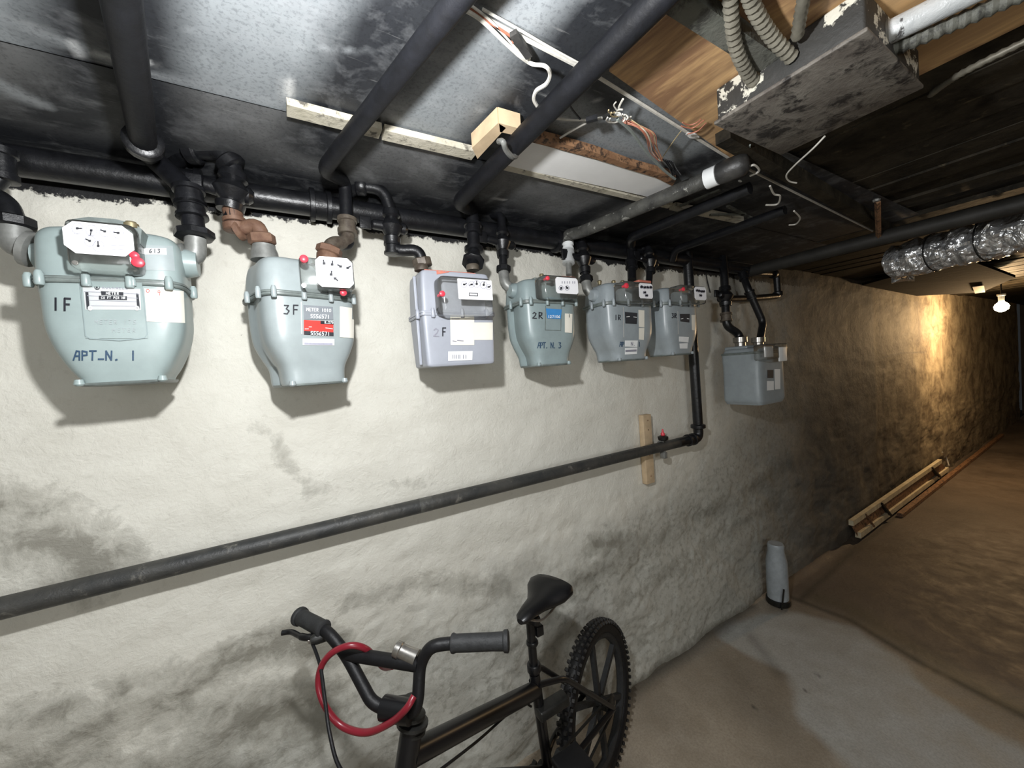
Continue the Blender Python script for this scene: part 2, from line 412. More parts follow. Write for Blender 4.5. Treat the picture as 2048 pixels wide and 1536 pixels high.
grey = np.clip((.86 - ZZ + .12 * XX) / .5, 0, 1) * .95 + np.clip((XX - 1.6) / 1.2, 0, 1) * .8
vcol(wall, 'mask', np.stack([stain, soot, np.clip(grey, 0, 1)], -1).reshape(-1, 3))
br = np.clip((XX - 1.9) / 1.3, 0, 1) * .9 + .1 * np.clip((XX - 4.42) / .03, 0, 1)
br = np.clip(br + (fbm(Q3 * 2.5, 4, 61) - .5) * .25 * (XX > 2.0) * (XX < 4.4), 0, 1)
lt = np.clip((XX - 4.40) / .05, 0, 1) * np.clip(.55 + .6 * (ZZ - .9), 0, 1) + np.clip((XX - 5.5) / .3, 0, 1) * .5  # paler far wall, with the bulb's lit stretch painted into the colour
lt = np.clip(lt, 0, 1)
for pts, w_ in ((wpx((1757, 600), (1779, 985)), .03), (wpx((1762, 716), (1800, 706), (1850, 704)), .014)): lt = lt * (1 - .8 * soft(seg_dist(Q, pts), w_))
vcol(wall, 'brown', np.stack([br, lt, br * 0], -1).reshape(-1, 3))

# floor
def floor_col(X, Y):
    P = np.stack([X, Y], -1); P3 = np.stack([X, Y, X * 0], -1)
    n = fbm(P3 * 3, 5, 8)[..., None]; c = np.array([.36, .31, .245]) * (.55 + .9 * n)
    def fp(*pts): return [tuple(np.array(H(x, y))[:2]) for x, y in pts]
    edge = (fbm(P3 * 5, 4, 11) - .5) * .16
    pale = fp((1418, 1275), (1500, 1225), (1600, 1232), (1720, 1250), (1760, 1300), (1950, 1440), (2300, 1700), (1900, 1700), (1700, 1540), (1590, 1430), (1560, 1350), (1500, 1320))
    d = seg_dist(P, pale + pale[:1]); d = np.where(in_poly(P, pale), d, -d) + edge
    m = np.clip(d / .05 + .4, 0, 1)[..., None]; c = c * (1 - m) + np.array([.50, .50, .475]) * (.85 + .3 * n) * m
    red = np.clip((X - 2.45 + edge) / .2, 0, 1)[..., None]; c = c * (1 - .82 * red) + np.array([.11, .083, .068]) * (.4 + 1.2 * n) * .75 * red  # reddish far floor, its colour darkened to stand in for light falloff
    def line(pts, w, s, colr=(.06, .055, .045)):
        nonlocal c
        k = (s * soft(seg_dist(P + (edge * .12)[..., None], fp(*pts)), w))[..., None]; c = c * (1 - k) + np.array(colr) * k
    line([(1250, 1395), (1420, 1272), (1500, 1215)], .06, .8)
    line([(1560, 1185), (1700, 1240), (1850, 1330), (2060, 1440)], .035, .9)
    line([(1640, 1200), (1700, 1215), (1850, 1310), (2000, 1400), (2200, 1500)], .11, .55, (.11, .10, .06))
    line([(1600, 1200), (1700, 1110), (1830, 1000), (1960, 900)], .03, .85)
    line([(1500, 1270), (1560, 1350)], .05, .35); line([(1700, 1090), (1850, 1110), (1950, 1140)], .12, .5, (.10, .075, .05))
    for x, y in ((1636, 1350), (1610, 1383), (1506, 1414)): line([(x, y), (x + 3, y + 2)], .011, 1.0)
    return c
fx = np.concatenate([np.arange(-2.4, .6, .08), np.arange(.6, 3.6, .014), 3.6 + np.cumsum(np.linspace(.015, .09, 180))])
fy = np.concatenate([np.arange(-3.4, -1.3, .05), np.arange(-1.3, .04, .014)])
FX, FY = np.meshgrid(fx, fy, indexing='ij')
FZ = (fbm(np.stack([FX * 4, FY * 4, FX * 0], -1), 3, 4) - .5) * .008 + .014 * soft(np.abs(FY + .0), .06)
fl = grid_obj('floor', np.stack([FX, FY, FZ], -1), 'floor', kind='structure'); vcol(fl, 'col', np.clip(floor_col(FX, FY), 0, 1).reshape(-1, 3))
G().box((-2.6, -3.5, -.12), (13, .2, -.03)).mk('floor_slab', 'soot', kind='structure', smooth=False)

M['sidewall'] = simple('dim_plaster', (.42, .40, .34), .8, 0, .3, 5, .5, 20)
M['darkwall'] = simple('dark_end_wall', (.05, .045, .04), .8, 0, .3, 5, .5, 20)
G().box((-2.5, -3.5, -.1), (-2.4, .1, 2.3)).mk('wall_left', 'sidewall', kind='structure', smooth=False)
G().box((-2.5, -3.5, -.1), (12.6, -3.4, 2.3)).mk('wall_front', 'sidewall', kind='structure', smooth=False)
G().box((12.4, -3.5, -.1), (12.5, .1, 2.3)).mk('wall_right', 'darkwall', kind='structure', smooth=False)
ceil = G().box((-2.5, -3.5, 2.26), (12.5, .1, 2.32)).mk('ceiling', 'soot', kind='structure', smooth=False)

# painted pipe lines on the ceiling (the boards are darker around them)
ZP = 2.005
PIPE = {'a': (H(236, -40, ZP), H(288, 292, ZP)), 'b': (H(945, -38, ZP), H(647, 340, ZP)), 'c': (H(1345, -30, ZP), H(917, 405, ZP)),
        'd': (H(1482, 330, ZP), H(1160, 465, ZP)), 'e': (H(1500, 376, ZP), H(1262, 475, ZP))}
def sheet(name, x0, x1, y0, y1, z, base, marks=(), res=.012, over=1.0, soot_wall=.12):
    nx = max(3, int((x1 - x0) / res)); ny = max(3, int((y1 - y0) / res))
    X, Y = np.meshgrid(np.linspace(x0, x1, nx), np.linspace(y0, y1, ny), indexing='ij'); P = np.stack([X, Y], -1); P3 = np.stack([X, Y, X * 0], -1)
    n = fbm(P3 * 4, 4, 13)[..., None]; c = np.array(base) * (.75 + .5 * n)
    k = np.zeros(X.shape)
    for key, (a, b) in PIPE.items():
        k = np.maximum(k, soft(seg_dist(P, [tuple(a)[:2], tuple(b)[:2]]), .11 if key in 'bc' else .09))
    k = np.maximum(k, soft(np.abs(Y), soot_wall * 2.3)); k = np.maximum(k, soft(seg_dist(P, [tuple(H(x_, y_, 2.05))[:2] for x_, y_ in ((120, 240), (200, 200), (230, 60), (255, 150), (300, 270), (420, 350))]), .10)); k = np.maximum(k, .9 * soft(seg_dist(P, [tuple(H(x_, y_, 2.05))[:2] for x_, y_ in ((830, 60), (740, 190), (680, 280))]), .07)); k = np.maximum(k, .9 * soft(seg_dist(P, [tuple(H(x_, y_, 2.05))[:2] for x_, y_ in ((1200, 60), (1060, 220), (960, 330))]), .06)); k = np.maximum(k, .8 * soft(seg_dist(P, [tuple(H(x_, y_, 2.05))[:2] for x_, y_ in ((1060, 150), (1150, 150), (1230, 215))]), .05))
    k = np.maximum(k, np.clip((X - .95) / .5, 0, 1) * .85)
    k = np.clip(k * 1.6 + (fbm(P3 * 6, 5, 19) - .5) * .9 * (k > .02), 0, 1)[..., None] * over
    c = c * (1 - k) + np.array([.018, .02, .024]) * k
    for col, w, s, pts in marks:
        q = (s * np.clip(1.4 * soft(seg_dist(P, [tuple(H(x, y, z))[:2] for x, y in pts]), w), 0, 1))[..., None]; c = c * (1 - q) + np.array(col) * q
    Z = np.full(X.shape, z) + (fbm(P3 * 3, 3, 2) - .5) * .006
    top = grid_obj(name, np.stack([X, Y, Z], -1), 'ceil', ceil, flip=True); vcol(top, 'col', np.clip(c, 0, 1).reshape(-1, 3))
    return top
WH = (.62, .63, .62); GR = (.3, .32, .33)
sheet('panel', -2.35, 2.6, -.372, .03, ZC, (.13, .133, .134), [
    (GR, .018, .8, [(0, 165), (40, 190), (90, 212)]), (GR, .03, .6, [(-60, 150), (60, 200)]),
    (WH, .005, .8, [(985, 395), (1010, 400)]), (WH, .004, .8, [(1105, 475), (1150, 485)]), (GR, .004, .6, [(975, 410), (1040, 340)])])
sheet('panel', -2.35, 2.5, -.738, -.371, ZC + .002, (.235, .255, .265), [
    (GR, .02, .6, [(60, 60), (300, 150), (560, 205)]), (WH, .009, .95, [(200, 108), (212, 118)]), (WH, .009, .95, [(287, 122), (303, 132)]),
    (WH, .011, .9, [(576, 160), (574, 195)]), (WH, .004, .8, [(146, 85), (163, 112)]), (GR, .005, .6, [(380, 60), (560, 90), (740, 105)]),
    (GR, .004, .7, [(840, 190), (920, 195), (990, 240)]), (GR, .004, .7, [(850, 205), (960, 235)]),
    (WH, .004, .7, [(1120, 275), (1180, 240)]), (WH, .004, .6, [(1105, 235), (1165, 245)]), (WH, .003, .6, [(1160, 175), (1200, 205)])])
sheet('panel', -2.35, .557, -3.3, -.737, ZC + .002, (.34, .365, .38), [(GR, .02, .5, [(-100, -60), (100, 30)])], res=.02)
# recessed plywood deck with its nearer joist
pe1, pe2 = H(1150, 128, 2.05), H(1480, 333, 2.05)
pg = G().rings([[Vector((x_, y_, z_)) for x_, y_ in ((.557, pe1.y - .012), (pe2.x - .01, pe2.y - .004), (1.16, -3.3), (.557, -3.3))] for z_ in (2.0525, 2.066)]); pg.mk('plywood_panel', 'ply', ceil, smooth=False)
G().bar(H(1290, -50, 2.04), H(1552, 128, 2.04), .036, .022).mk('joist', 'joist', ceil, smooth=False)
# metal edge trim along the boards
ed = [H(905, 2, 2.05), H(1190, 150, 2.05), H(1480, 330, 2.05), H(1745, 462, 2.05)]
G().tube(ed, .0036, 6).mk('edge_trim', 'wirewhite', ceil)
G().bar(H(1445, 262, 2.05), ed[3] + Vector((.3, -.03, .0)), .035, .05).mk('edge_board', 'soot', ceil, smooth=False)
# cream batten
for a, b in (((573, 214), (760, 262)), ((766, 264), (948, 307))):
    G().bar(H(*a, 2.047), H(*b, 2.047), .036, .014, (0, 0, 1)).mk('batten', 'batten', ceil, smooth=False)
G().bar(H(1010, 330, 2.047), H(1340, 410, 2.047), .022, .016).mk('batten', 'batten', ceil, smooth=False)
G().bar(H(1345, 412, 2.047), H(1480, 440, 2.047), .03, .016).mk('batten', 'batten', ceil, smooth=False)
# sooty planks running across the aisle beyond the box
x = 1.14; k = 0
while x < 7.2:
    w_ = .13 + .03 * random.random(); y1 = -.60 if x < 2.3 else .02; zz = 2.07 + random.uniform(-.008, .008) if x < 2.3 else 2.06 + random.uniform(-.006, .006)
    G().box((x, -3.3, zz), (x + w_ - .008, y1, zz + .03)).mk('plank', 'soot', ceil, smooth=False); x += w_
G().box((7.2, -3.4, 2.08), (12.4, .02, 2.12)).mk('plank', 'soot', ceil, smooth=False)

# ------------------------------------------------------------------ peeling junction box and cables
bx0, bx1, by0, by1, bz0, bz1 = .788, 1.052, -1.03, -.80, 1.986, 2.0515
jb = thing('junction_box', 'large rusty box with peeling black paint under the plywood', 'box', (.96, -.9, bz1))
g = G(); g.box((bx0 + .003, by0, bz0 + .002), (bx1, by1, bz1), .004); g.mk('shell', 'boxside', jb)
G().box((bx0 - .004, by0 - .004, bz0 - .005), (bx1 + .004, by1 + .004, bz0 + .002), .002).mk('bottom_plate', 'boxbot', jb, label='rusty grey bottom sheet')
def ribbed(name, pts, r, label, pitch=.013, mat='jacket', cat='cable', group=None):
    p = catmull(pts, 14); q = [p[0]]; acc = 0
    # resample to uniform pitch/2
    L = [0]
    for a, b in zip(p[:-1], p[1:]): L.append(L[-1] + (b - a).length)
    n = int(L[-1] / (pitch / 2)); o = []; rr = []; j = 0
    for i in range(n + 1):
        s = i * L[-1] / n
        while j < len(L) - 2 and L[j + 1] < s: j += 1
        t_ = (s - L[j]) / max(L[j + 1] - L[j], 1e-9); o.append(p[j].lerp(p[j + 1], t_)); rr.append(r * (1.0 if i % 2 else .76))
    return G().tube(o, rr, 10).mk(name, mat, label=label, cat=cat, group=group)
ribbed('armoured_cable', [H(1460, -60, 2.036), H(1462, 20, 2.032), H(1472, 95, 2.026), H(1496, 148, 2.020), H(1514, 172, 2.015)], .0115, 'ribbed armoured cable dropping into the box, nearest the wall')
ribbed('armoured_cable', [H(1480, -60, 2.036), H(1510, 20, 2.032), H(1545, 75, 2.026), H(1582, 114, 2.015)], .0115, 'ribbed armoured cable slanting into the middle of the peeling box')
ribbed('armoured_cable', [H(1622, -60, 2.038), H(1605, 10, 2.036), H(1594, 75, 2.03)], .010, 'short upright ribbed cable beside the top of the peeling box')
ribbed('armoured_cable', [H(1752, 112, 2.01), H(1900, 50, 2.01), H(2150, -60, 2.01)], .013, 'dark ribbed conduit running right from the box under the wrapped pipe', mat='joist')
ribbed('armoured_cable', [H(1860, 190, 2.066), H(1930, 143, 2.03), H(2160, 30, 2.03)], .007, 'thin pale ribbed conduit, lowest of those right of the box')
wp = thing('wrapped_pipe', 'silver wrapped pipe running right from the peeling box', 'pipe', tuple(H(1750, 80, 2.06)))
pa, pb = H(1752, 78, 2.025), H(2000, -45, 2.025)
G().cyl(pa, pb, .018).mk('sleeve', 'wrap', wp); G().cyl(pa.lerp(pb, .0), pa.lerp(pb, .12), .0205).mk('collar', 'galv', wp)

# ------------------------------------------------------------------ pipes
def coupling(g, p, d, L=.035, r=.018):
    d = Vector(d).normalized(); p = Vector(p); h = L / 2
    g.lathe(p - d * h, d, [(0, r * .9), (.001, r), (L * .22, r), (L * .25, r * .86), (L * .75, r * .86), (L * .78, r), (L - .001, r), (L, r * .9)])
def hexnut(g, p, d, L=.022, r=.024):
    d = Vector(d).normalized(); g.lathe(Vector(p) - d * L / 2, d, [(0, r * .88), (.003, r), (L - .003, r), (L, r * .88)], 8)
def gas_pipe(label, path, r, mat, fits=(), rad=.03, name='gas_pipe', cat='pipe', group=None, part='pipe'):
    """path of (px, py, d) or Vector; fits: (kind, point index pair t, ...)"""
    pts = [Vector(p) if isinstance(p, Vector) else W(*p) for p in path]
    o = thing(name, label, cat, tuple(pts[0]), group)
    G().tube(fillet(pts, rad), r).mk(part, mat, o)
    for f in fits:
        kind, i, t_, m, sc = f[:5]; a, b = pts[i], pts[i + 1]; p = a.lerp(b, t_); d = (b - a).normalized()
        if kind == 'coupling':
            g = G(); coupling(g, p, d, .042 * sc, r * 1.42); g.mk('coupling', m, o)
        elif kind == 'nut':
            g = G(); hexnut(g, p, d, .022 * sc, r * 1.75); g.mk('nut', m, o)
        elif kind == 'collar':
            g = G(); g.lathe(p - d * .009 * sc, d, [(0, r * 1.25), (.003 * sc, r * 1.5), (.015 * sc, r * 1.5), (.018 * sc, r * 1.25)]); g.mk('collar', m, o)
        elif kind == 'valve':
            side = d.cross(Vector((0, 1, 0))).normalized() if abs(d.y) < .8 else Vector((1, 0, 0))
            g = G(); g.lathe(p - d * .034 * sc, d, [(0, r * 1.35), (.012 * sc, r * 1.5), (.016 * sc, r * 1.1), (.022 * sc, r * 1.45), (.034 * sc, r * 2.0), (.046 * sc, r * 1.45), (.052 * sc, r * 1.1), (.056 * sc, r * 1.5), (.068 * sc, r * 1.35)])
            v = g.mk('valve', m, o)
            g = G(); g.lathe(p - side * .040 * sc, side, [(0, r * .5), (.004, r * .8), (.025 * sc, r * .9), (.055 * sc, r * .9), (.066 * sc, r * 1.0), (.072 * sc, r * .6)], 12); g.mk('valve_plug', m if len(f) < 6 else f[5], v)
            g = G(); g.box((-.003, -.004, -.012 * sc), (.020 * sc, .004, .012 * sc), .002)
            g.xf(Matrix.Translation(p - side * .060 * sc)); g.mk('valve_key', m, v)
    return o

# main header and the higher ceiling pipes
hdr = [W(-420, 190, .075), W(0, 268, .075), W(330, 318, .075), W(600, 372, .075), W(1000, 434, .075), W(1440, 518, .075), W(1530, 545, .075)]
hz = 2.032 - .02
hd0 = Vector((-1.5, -.062, 2.02)); hd1 = Vector((2.35, -.062, 1.995))
gas_pipe('long black main gas pipe tucked under the ceiling above all the meters', [hd0, hd1], .031, 'black', [('coupling', 0, .345, 'black', 1.5), ('coupling', 0, .42, 'black', 1.3), ('coupling', 0, .64, 'black', 1.3)], name='main_pipe')
def cp(key, label, mat, r=.017, extra=(), fits=(), ext=0.0):
    a, b = PIPE[key]; a = a + (a - b) * ext
    return gas_pipe(label, [a, b] + list(extra), r, mat, fits, rad=.035, name='ceiling_pipe')
# each ceiling pipe turns down to the outlet of its meter
cp('a', 'black ceiling pipe above the left meter, ending in a rounded cap', 'black_matt', .021, ext=1.0, extra=[W(300, 312, .11), W(338, 345, .13), W(378, 385, .16), W(390, 474, .17)],
   fits=[('collar', 0, .985, 'black', 1.4), ('coupling', 4, .12, 'black', 1.1), ('coupling', 4, .42, 'black', .8), ('nut', 4, .95, 'black', .8)])
cp('b', 'straight black ceiling pipe between the first two meters, nearest the camera', 'black_matt', .0165, ext=1.0, extra=[W(690, 362, .13), W(694, 470, .14), W(697, 488, .145), W(662, 487, .17), W(656, 512, .17)],
   fits=[('coupling', 2, .82, 'brownpipe', 1.0), ('nut', 5, .6, 'rust', .8)])
cp('c', 'thick black ceiling pipe crossing under the white cable', 'black_matt', .0205, ext=1.0, extra=[W(944, 420, .11), W(948, 508, .13), W(945, 535, .165)],
   fits=[('coupling', 2, .45, 'black', .9), ('collar', 2, .9, 'black', 1.0), ('nut', 3, .6, 'black', .8)])
dpipe = cp('d', 'patchy grey and black ceiling pipe with a white band and end cap', 'pipe_patch', .022, extra=[W(1135, 470, .10), W(1136, 486, .11)])
a, b = PIPE['d']; dd = (b - a).normalized()
G().lathe(a - dd * .02, dd, [(0, .008), (.004, .02), (.016, .028), (.06, .029), (.075, .027)]).mk('end_cap', 'black_old', dpipe)
G().cyl(a + dd * .058, a + dd * .088, .0262).mk('band', 'label_white', dpipe, label='white band')
p0, p1 = W(1135, 470, .10), W(1138, 550, .13)
G().cyl(p0, p1, .0115).mk('drop_pipe', 'galv', dpipe)
g = G(); coupling(g, p0.lerp(p1, .30), p1 - p0, .026, .022); g.mk('coupling', 'label_white', dpipe)
g = G(); coupling(g, p0.lerp(p1, .56), p1 - p0, .055, .0235); g.mk('union', 'silver', dpipe)
cp('e', 'black ceiling pipe just beyond the patchy grey one', 'black', .018, extra=[W(1262, 492, .10), W(1264, 560, .14)], fits=[('coupling', 2, .55, 'black', 1.0)])
gas_pipe('black pipe lying far back along the dark ceiling near the wall', [H(1570, 420, 2.01), H(1350, 500, 2.01), W(1345, 520, .1)], .016, 'black', name='ceiling_pipe')

# inlets, left side of each meter
gas_pipe('brown swing elbows and coupling on the right connection of the second meter', [(694, 436, .14), (697, 486, .145), (662, 487, .17), (656, 512, .17)], .0178, 'brownpipe', [('coupling', 0, .35, 'brownpipe', 1.1), ('nut', 2, .6, 'rust', .9)], rad=.022, name='elbow')
gas_pipe('black valve and drop pipe cut off by the left frame edge', [(-14, 290, .12), (2, 320, .13), (4, 352, .13), (-30, 380, .13)], .016, 'black', [('coupling', 1, .3, 'black', 1.5)])
gas_pipe('black pipe with grey elbow feeding the left side of the leftmost meter', [(-30, 385, .13), (12, 405, .15), (26, 440, .165), (30, 488, .165), (62, 500, .165)], .0175, 'black',
         [('nut', 2, .1, 'black', .9)], rad=.03)
gas_pipe('grey elbow in the left side of the leftmost meter', [(27, 452, .165), (31, 490, .165), (66, 500, .165)], .0225, 'galv', [('collar', 1, .8, 'galv', .8)], rad=.035, name='elbow')
gas_pipe('grey elbow in the right side of the leftmost meter', [(391, 476, .17), (391, 513, .168), (362, 516, .165)], .020, 'galv', [('collar', 1, .75, 'galv', .8)], rad=.03, name='elbow')
gas_pipe('looped black pipe turning to rusty brown above the second meter', [(350, 322, .07), (372, 300, .12), (440, 302, .15), (468, 335, .15), (462, 400, .15), (470, 462, .15)], .020, 'black',
         [('collar', 1, .2, 'black', 1.6), ('collar', 2, .75, 'black', 1.4), ('valve', 3, .75, 'black', 1.35)], rad=.035)
gas_pipe('rusty brown swing elbows on top of the second meter', [(463, 412, .15), (472, 462, .15), (518, 447, .17), (526, 492, .17)], .0165, 'rust',
         [('coupling', 0, .3, 'rust', 1.0), ('collar', 0, .85, 'rust', 1.1), ('collar', 1, .15, 'rust', .9), ('nut', 2, .72, 'rust', 1.1)], rad=.024, name='elbow')
gas_pipe('black swing pipe bending down to the square lilac grey meter', [(690, 392, .07), (715, 372, .12), (765, 378, .14), (782, 420, .14), (785, 502, .14), (838, 500, .17), (846, 532, .17)], .0165, 'black',
         [('collar', 1, .15, 'black', 1.6), ('valve', 3, .42, 'black', 1.4), ('coupling', 3, .95, 'black', .8), ('nut', 5, .8, 'brownpipe', 1.1)], rad=.03)
gas_pipe('short black drop pipe with valve feeding the teal grey meter', [(985, 428, .07), (1003, 432, .11), (1007, 542, .14)], .0145, 'black',
         [('valve', 1, .5, 'black', 1.5), ('nut', 1, .97, 'black', .9)], rad=.02)
gas_pipe('grey elbow in the left side of the teal grey meter', [(1007, 545, .14), (1010, 572, .15), (1040, 582, .165)], .0175, 'galv', [], rad=.04, name='elbow')
gas_pipe('short black drop pipe with a rounded valve right of the chrome union', [(1145, 468, .07), (1162, 475, .11), (1172, 562, .14)], .0155, 'black',
         [('valve', 1, .5, 'black', 1.7), ('nut', 1, .96, 'black', 1)], rad=.02)
gas_pipe('grey elbow in the left side of the fifth meter from the left', [(1172, 564, .14), (1176, 585, .15), (1205, 594, .165)], .019, 'galv', [], rad=.04, name='elbow')
gas_pipe('thin black drop pipe with valve between the fifth and sixth meters', [(1280, 500, .07), (1296, 490, .11), (1300, 530, .13), (1297, 578, .15)], .0145, 'black',
         [('valve', 1, .85, 'black', 1.6)], rad=.02)
# vertical pipe behind the sixth meter and the long pipe low on the wall
zl = 1.108
vp = gas_pipe('long pipe dropping black behind the sixth meter then running left, grey, low on the wall',
         [W(1374, 505, .07), W(1396, 850, .07), Vector((W(1397, 872, .07).x, -.07, zl)), Vector((1.60, -.07, zl))], .0235, 'black', [('collar', 1, .1, 'black', 1.2)], rad=.03, name='long_pipe')
G().cyl((1.72, -.07, zl), (-1.6, -.07, zl), .0225, seg=20).mk('pipe', 'grey_pipe', vp, label='dark grey horizontal run')
g = G(); coupling(g, (1.70, -.07, zl), (1, 0, 0), .05, .030); g.mk('elbow_collar', 'black', vp)
for q in (.345,):
    G().cyl((q - .02, -.07, zl), (q + .02, -.07, zl), .0229, seg=20).mk('scraped_band', 'pipe_patch', vp)

gas_pipe('black drop pipe with valve and brown union feeding the far grey meter', [(1445, 515, .07), (1448, 545, .10), (1453, 652, .12), (1478, 668, .14), (1483, 690, .16)], .020, 'black',
         [('valve', 1, .45, 'black', 1.5), ('coupling', 1, .84, 'brownpipe', 1.1)], rad=.03)
gas_pipe('black loop of pipe on the wall with a slanting leg to the far grey meter', [(1440, 598, .05), (1500, 597, .05), (1556, 592, .05), (1553, 548, .05), (1484, 545, .07), (1497, 580, .11), (1526, 645, .14), (1518, 690, .16)], .0185, 'black',
         [('collar', 2, .1, 'black', 1.5), ('collar', 3, .1, 'black', 1.5), ('coupling', 4, .2, 'black', 1.2), ('coupling', 5, .15, 'black', 1.1)], rad=.03)
G().tube(catmull([W(1408, 530, .01), W(1414, 560, .012), W(1420, 585, .01)], 6), .003, 6).mk('wire', 'black', label='thin black wire on the wall left of the far meter pipes', cat='wire')

# ------------------------------------------------------------------ meters
def rrect(cx, cy, z, w, d, n=44, e=5.0, notch=0.0, nw=.018):
    out = []
    for k in range(n):
        a = 2 * PI * (k + .5) / n; c, s_ = math.cos(a), math.sin(a)
        x = abs(c) ** (2 / e) * math.copysign(w / 2, c); y = abs(s_) ** (2 / e) * math.copysign(d / 2, s_)
        if notch: x -= math.copysign(notch * math.exp(-((y - .012) / nw) ** 2), x)
        out.append(Vector((cx + x, cy + y, z)))
    return out
FONT = {'0': [[(.5, 1), (.1, .8), (.1, .2), (.5, 0), (.9, .2), (.9, .8), (.5, 1)]], '1': [[(.5, 1), (.5, 0)]],
        '2': [[(.05, .8), (.4, 1), (.85, .8), (.6, .45), (.0, .05), (.95, .02)]], '3': [[(.1, .95), (.8, .95), (.45, .58), (.9, .35), (.6, .02), (.05, .05)]],
        '4': [[(.7, 0), (.7, 1), (.05, .3), (.95, .3)]], '5': [[(.9, 1), (.2, 1), (.15, .55), (.8, .5), (.8, .1), (.1, 0)]],
        '6': [[(.8, 1), (.2, .6), (.1, .1), (.6, 0), (.9, .3), (.15, .5)]], '7': [[(.1, 1), (.9, 1), (.4, 0)]], '9': [[(.85, .6), (.2, .55), (.2, .95), (.8, .95), (.85, .6), (.7, 0)]],
        'F': [[(.15, 0), (.15, 1), (.9, 1)], [(.15, .52), (.75, .52)]], 'R': [[(.1, 0), (.1, 1), (.8, .9), (.75, .55), (.1, .5), (.9, 0)]],
        'A': [[(0, 0), (.45, 1), (.9, .95), (.9, 0)], [(.15, .42), (.9, .45)]], 'P': [[(.1, 0), (.1, 1), (.8, .9), (.8, .55), (.1, .5)]],
        'T': [[(0, 1), (1, 1)], [(.45, 1), (.4, 0)]], 'N': [[(.05, 0), (.05, 1), (.85, 0), (.9, 1)]], '.': [[(.3, .0), (.5, .06)]], '-': [[(.1, .1), (.9, .1)]],
        'M': [[(0, 0), (.05, 1), (.5, .4), (.95, 1), (1, 0)]], 'E': [[(.9, 1), (.1, 1), (.1, 0), (.9, 0)], [(.1, .5), (.7, .5)]],
        'C': [[(.9, .85), (.5, 1), (.1, .6), (.1, .3), (.5, 0), (.9, .15)]], 'U': [[(.1, 1), (.1, .2), (.5, 0), (.9, .2), (.9, 1)]], 'H': [[(.1, 0), (.1, 1)], [(.9, 0), (.9, 1)], [(.1, .5), (.9, .5)]],
        'O': [[(.5, 1), (.1, .7), (.1, .3), (.5, 0), (.9, .3), (.9, .7), (.5, 1)]], 'K': [[(.1, 0), (.1, 1)], [(.9, 1), (.1, .5), (.9, 0)]], 'W': [[(0, 1), (.25, 0), (.5, .7), (.75, 0), (1, 1)]],
        'L': [[(.1, 1), (.1, 0), (.9, 0)]], 'I': [[(.5, 1), (.5, 0)]], 'S': [[(.9, .85), (.5, 1), (.1, .75), (.9, .3), (.5, 0), (.1, .15)]], ' ': []}
class Surf:
    """puts flat print on real surfaces: rays meet the surface, the print lies on it"""
    def __init__(s, *gs):
        s.b = [g.bvh() for g in gs]
    def hit(s, x, y, off):
        d = Vector(ray(x, y)).normalized(); best = None
        for b in s.b:
            h = b.ray_cast(Vector(CAM), d)
            if h[0] is not None and (best is None or h[3] < best[3]): best = h
        if best is None: return None
        n = best[1]
        if n.dot(d) > 0: n = -n
        return best[0] + n * off
    def patch(s, name, quad, mat, parent, off=.0009, nx=8, ny=8, label=None):
        q = [np.array(p, float) for p in quad]; pts = {}; g = G(); ids = {}
        for i in range(nx + 1):
            for j in range(ny + 1):
                u, v = i / nx, j / ny; p = q[0] * (1 - u) * (1 - v) + q[1] * u * (1 - v) + q[2] * u * v + q[3] * (1 - u) * v
                h = s.hit(p[0], p[1], off)
                if h is not None: ids[i, j] = len(g.v); g.v.append(h)
        for i in range(nx):
            for j in range(ny):
                k = [(i, j), (i + 1, j), (i + 1, j + 1), (i, j + 1)]
                if all(a in ids for a in k):
                    P = [g.v[ids[a]] for a in k]
                    if max((P[a] - P[a - 1]).length for a in range(4)) < .05: g.f.append(tuple(ids[a] for a in k))
        return g.mk(name, mat, parent, label=label) if g.f else None
    def strokes(s, name, lines, w, mat, parent, off=.0014, label=None):
        g = G()
        for ln in lines:
            for a, b in zip(ln[:-1], ln[1:]):
                a = np.array(a, float); b = np.array(b, float); L = np.linalg.norm(b - a)
                if L < 1e-6: continue
                t_ = (b - a) / L; n = np.array([-t_[1], t_[0]]) * w / 2; a = a - t_ * w * .3; b = b + t_ * w * .3
                m = max(1, int(L / 8)); prev = None
                for k in range(m + 1):
                    c = a + (b - a) * k / m; h1 = s.hit(*(c + n), off); h2 = s.hit(*(c - n), off)
                    if h1 is None or h2 is None: prev = None; continue
                    if prev and (h1 - prev[0]).length < .04: g.add([prev[0], prev[1], h2, h1], [(0, 1, 2, 3)])
                    prev = (h1, h2)
        return g.mk(name, mat, parent, label=label, smooth=False) if g.f else None
    def text(s, name, txt, x, y, w, h, adv, mat, parent, sw=3.0, slope=0.0, off=.0014, label=None, lean=0.0):
        L = []
        for k, ch in enumerate(txt):
            ox = x + k * adv; oy = y + k * adv * slope
            for ln in FONT.get(ch, []): L.append([(ox + px * w + (1 - py) * lean, oy + (1 - py) * h + px * w * slope) for px, py in ln])
        return s.strokes(name, L, sw, mat, parent, off, label)
def ring_px(cx, cy, r, n=12, ry=None): return [(cx + r * math.cos(2 * PI * k / n), cy + (ry or r) * math.sin(2 * PI * k / n)) for k in range(n + 1)]

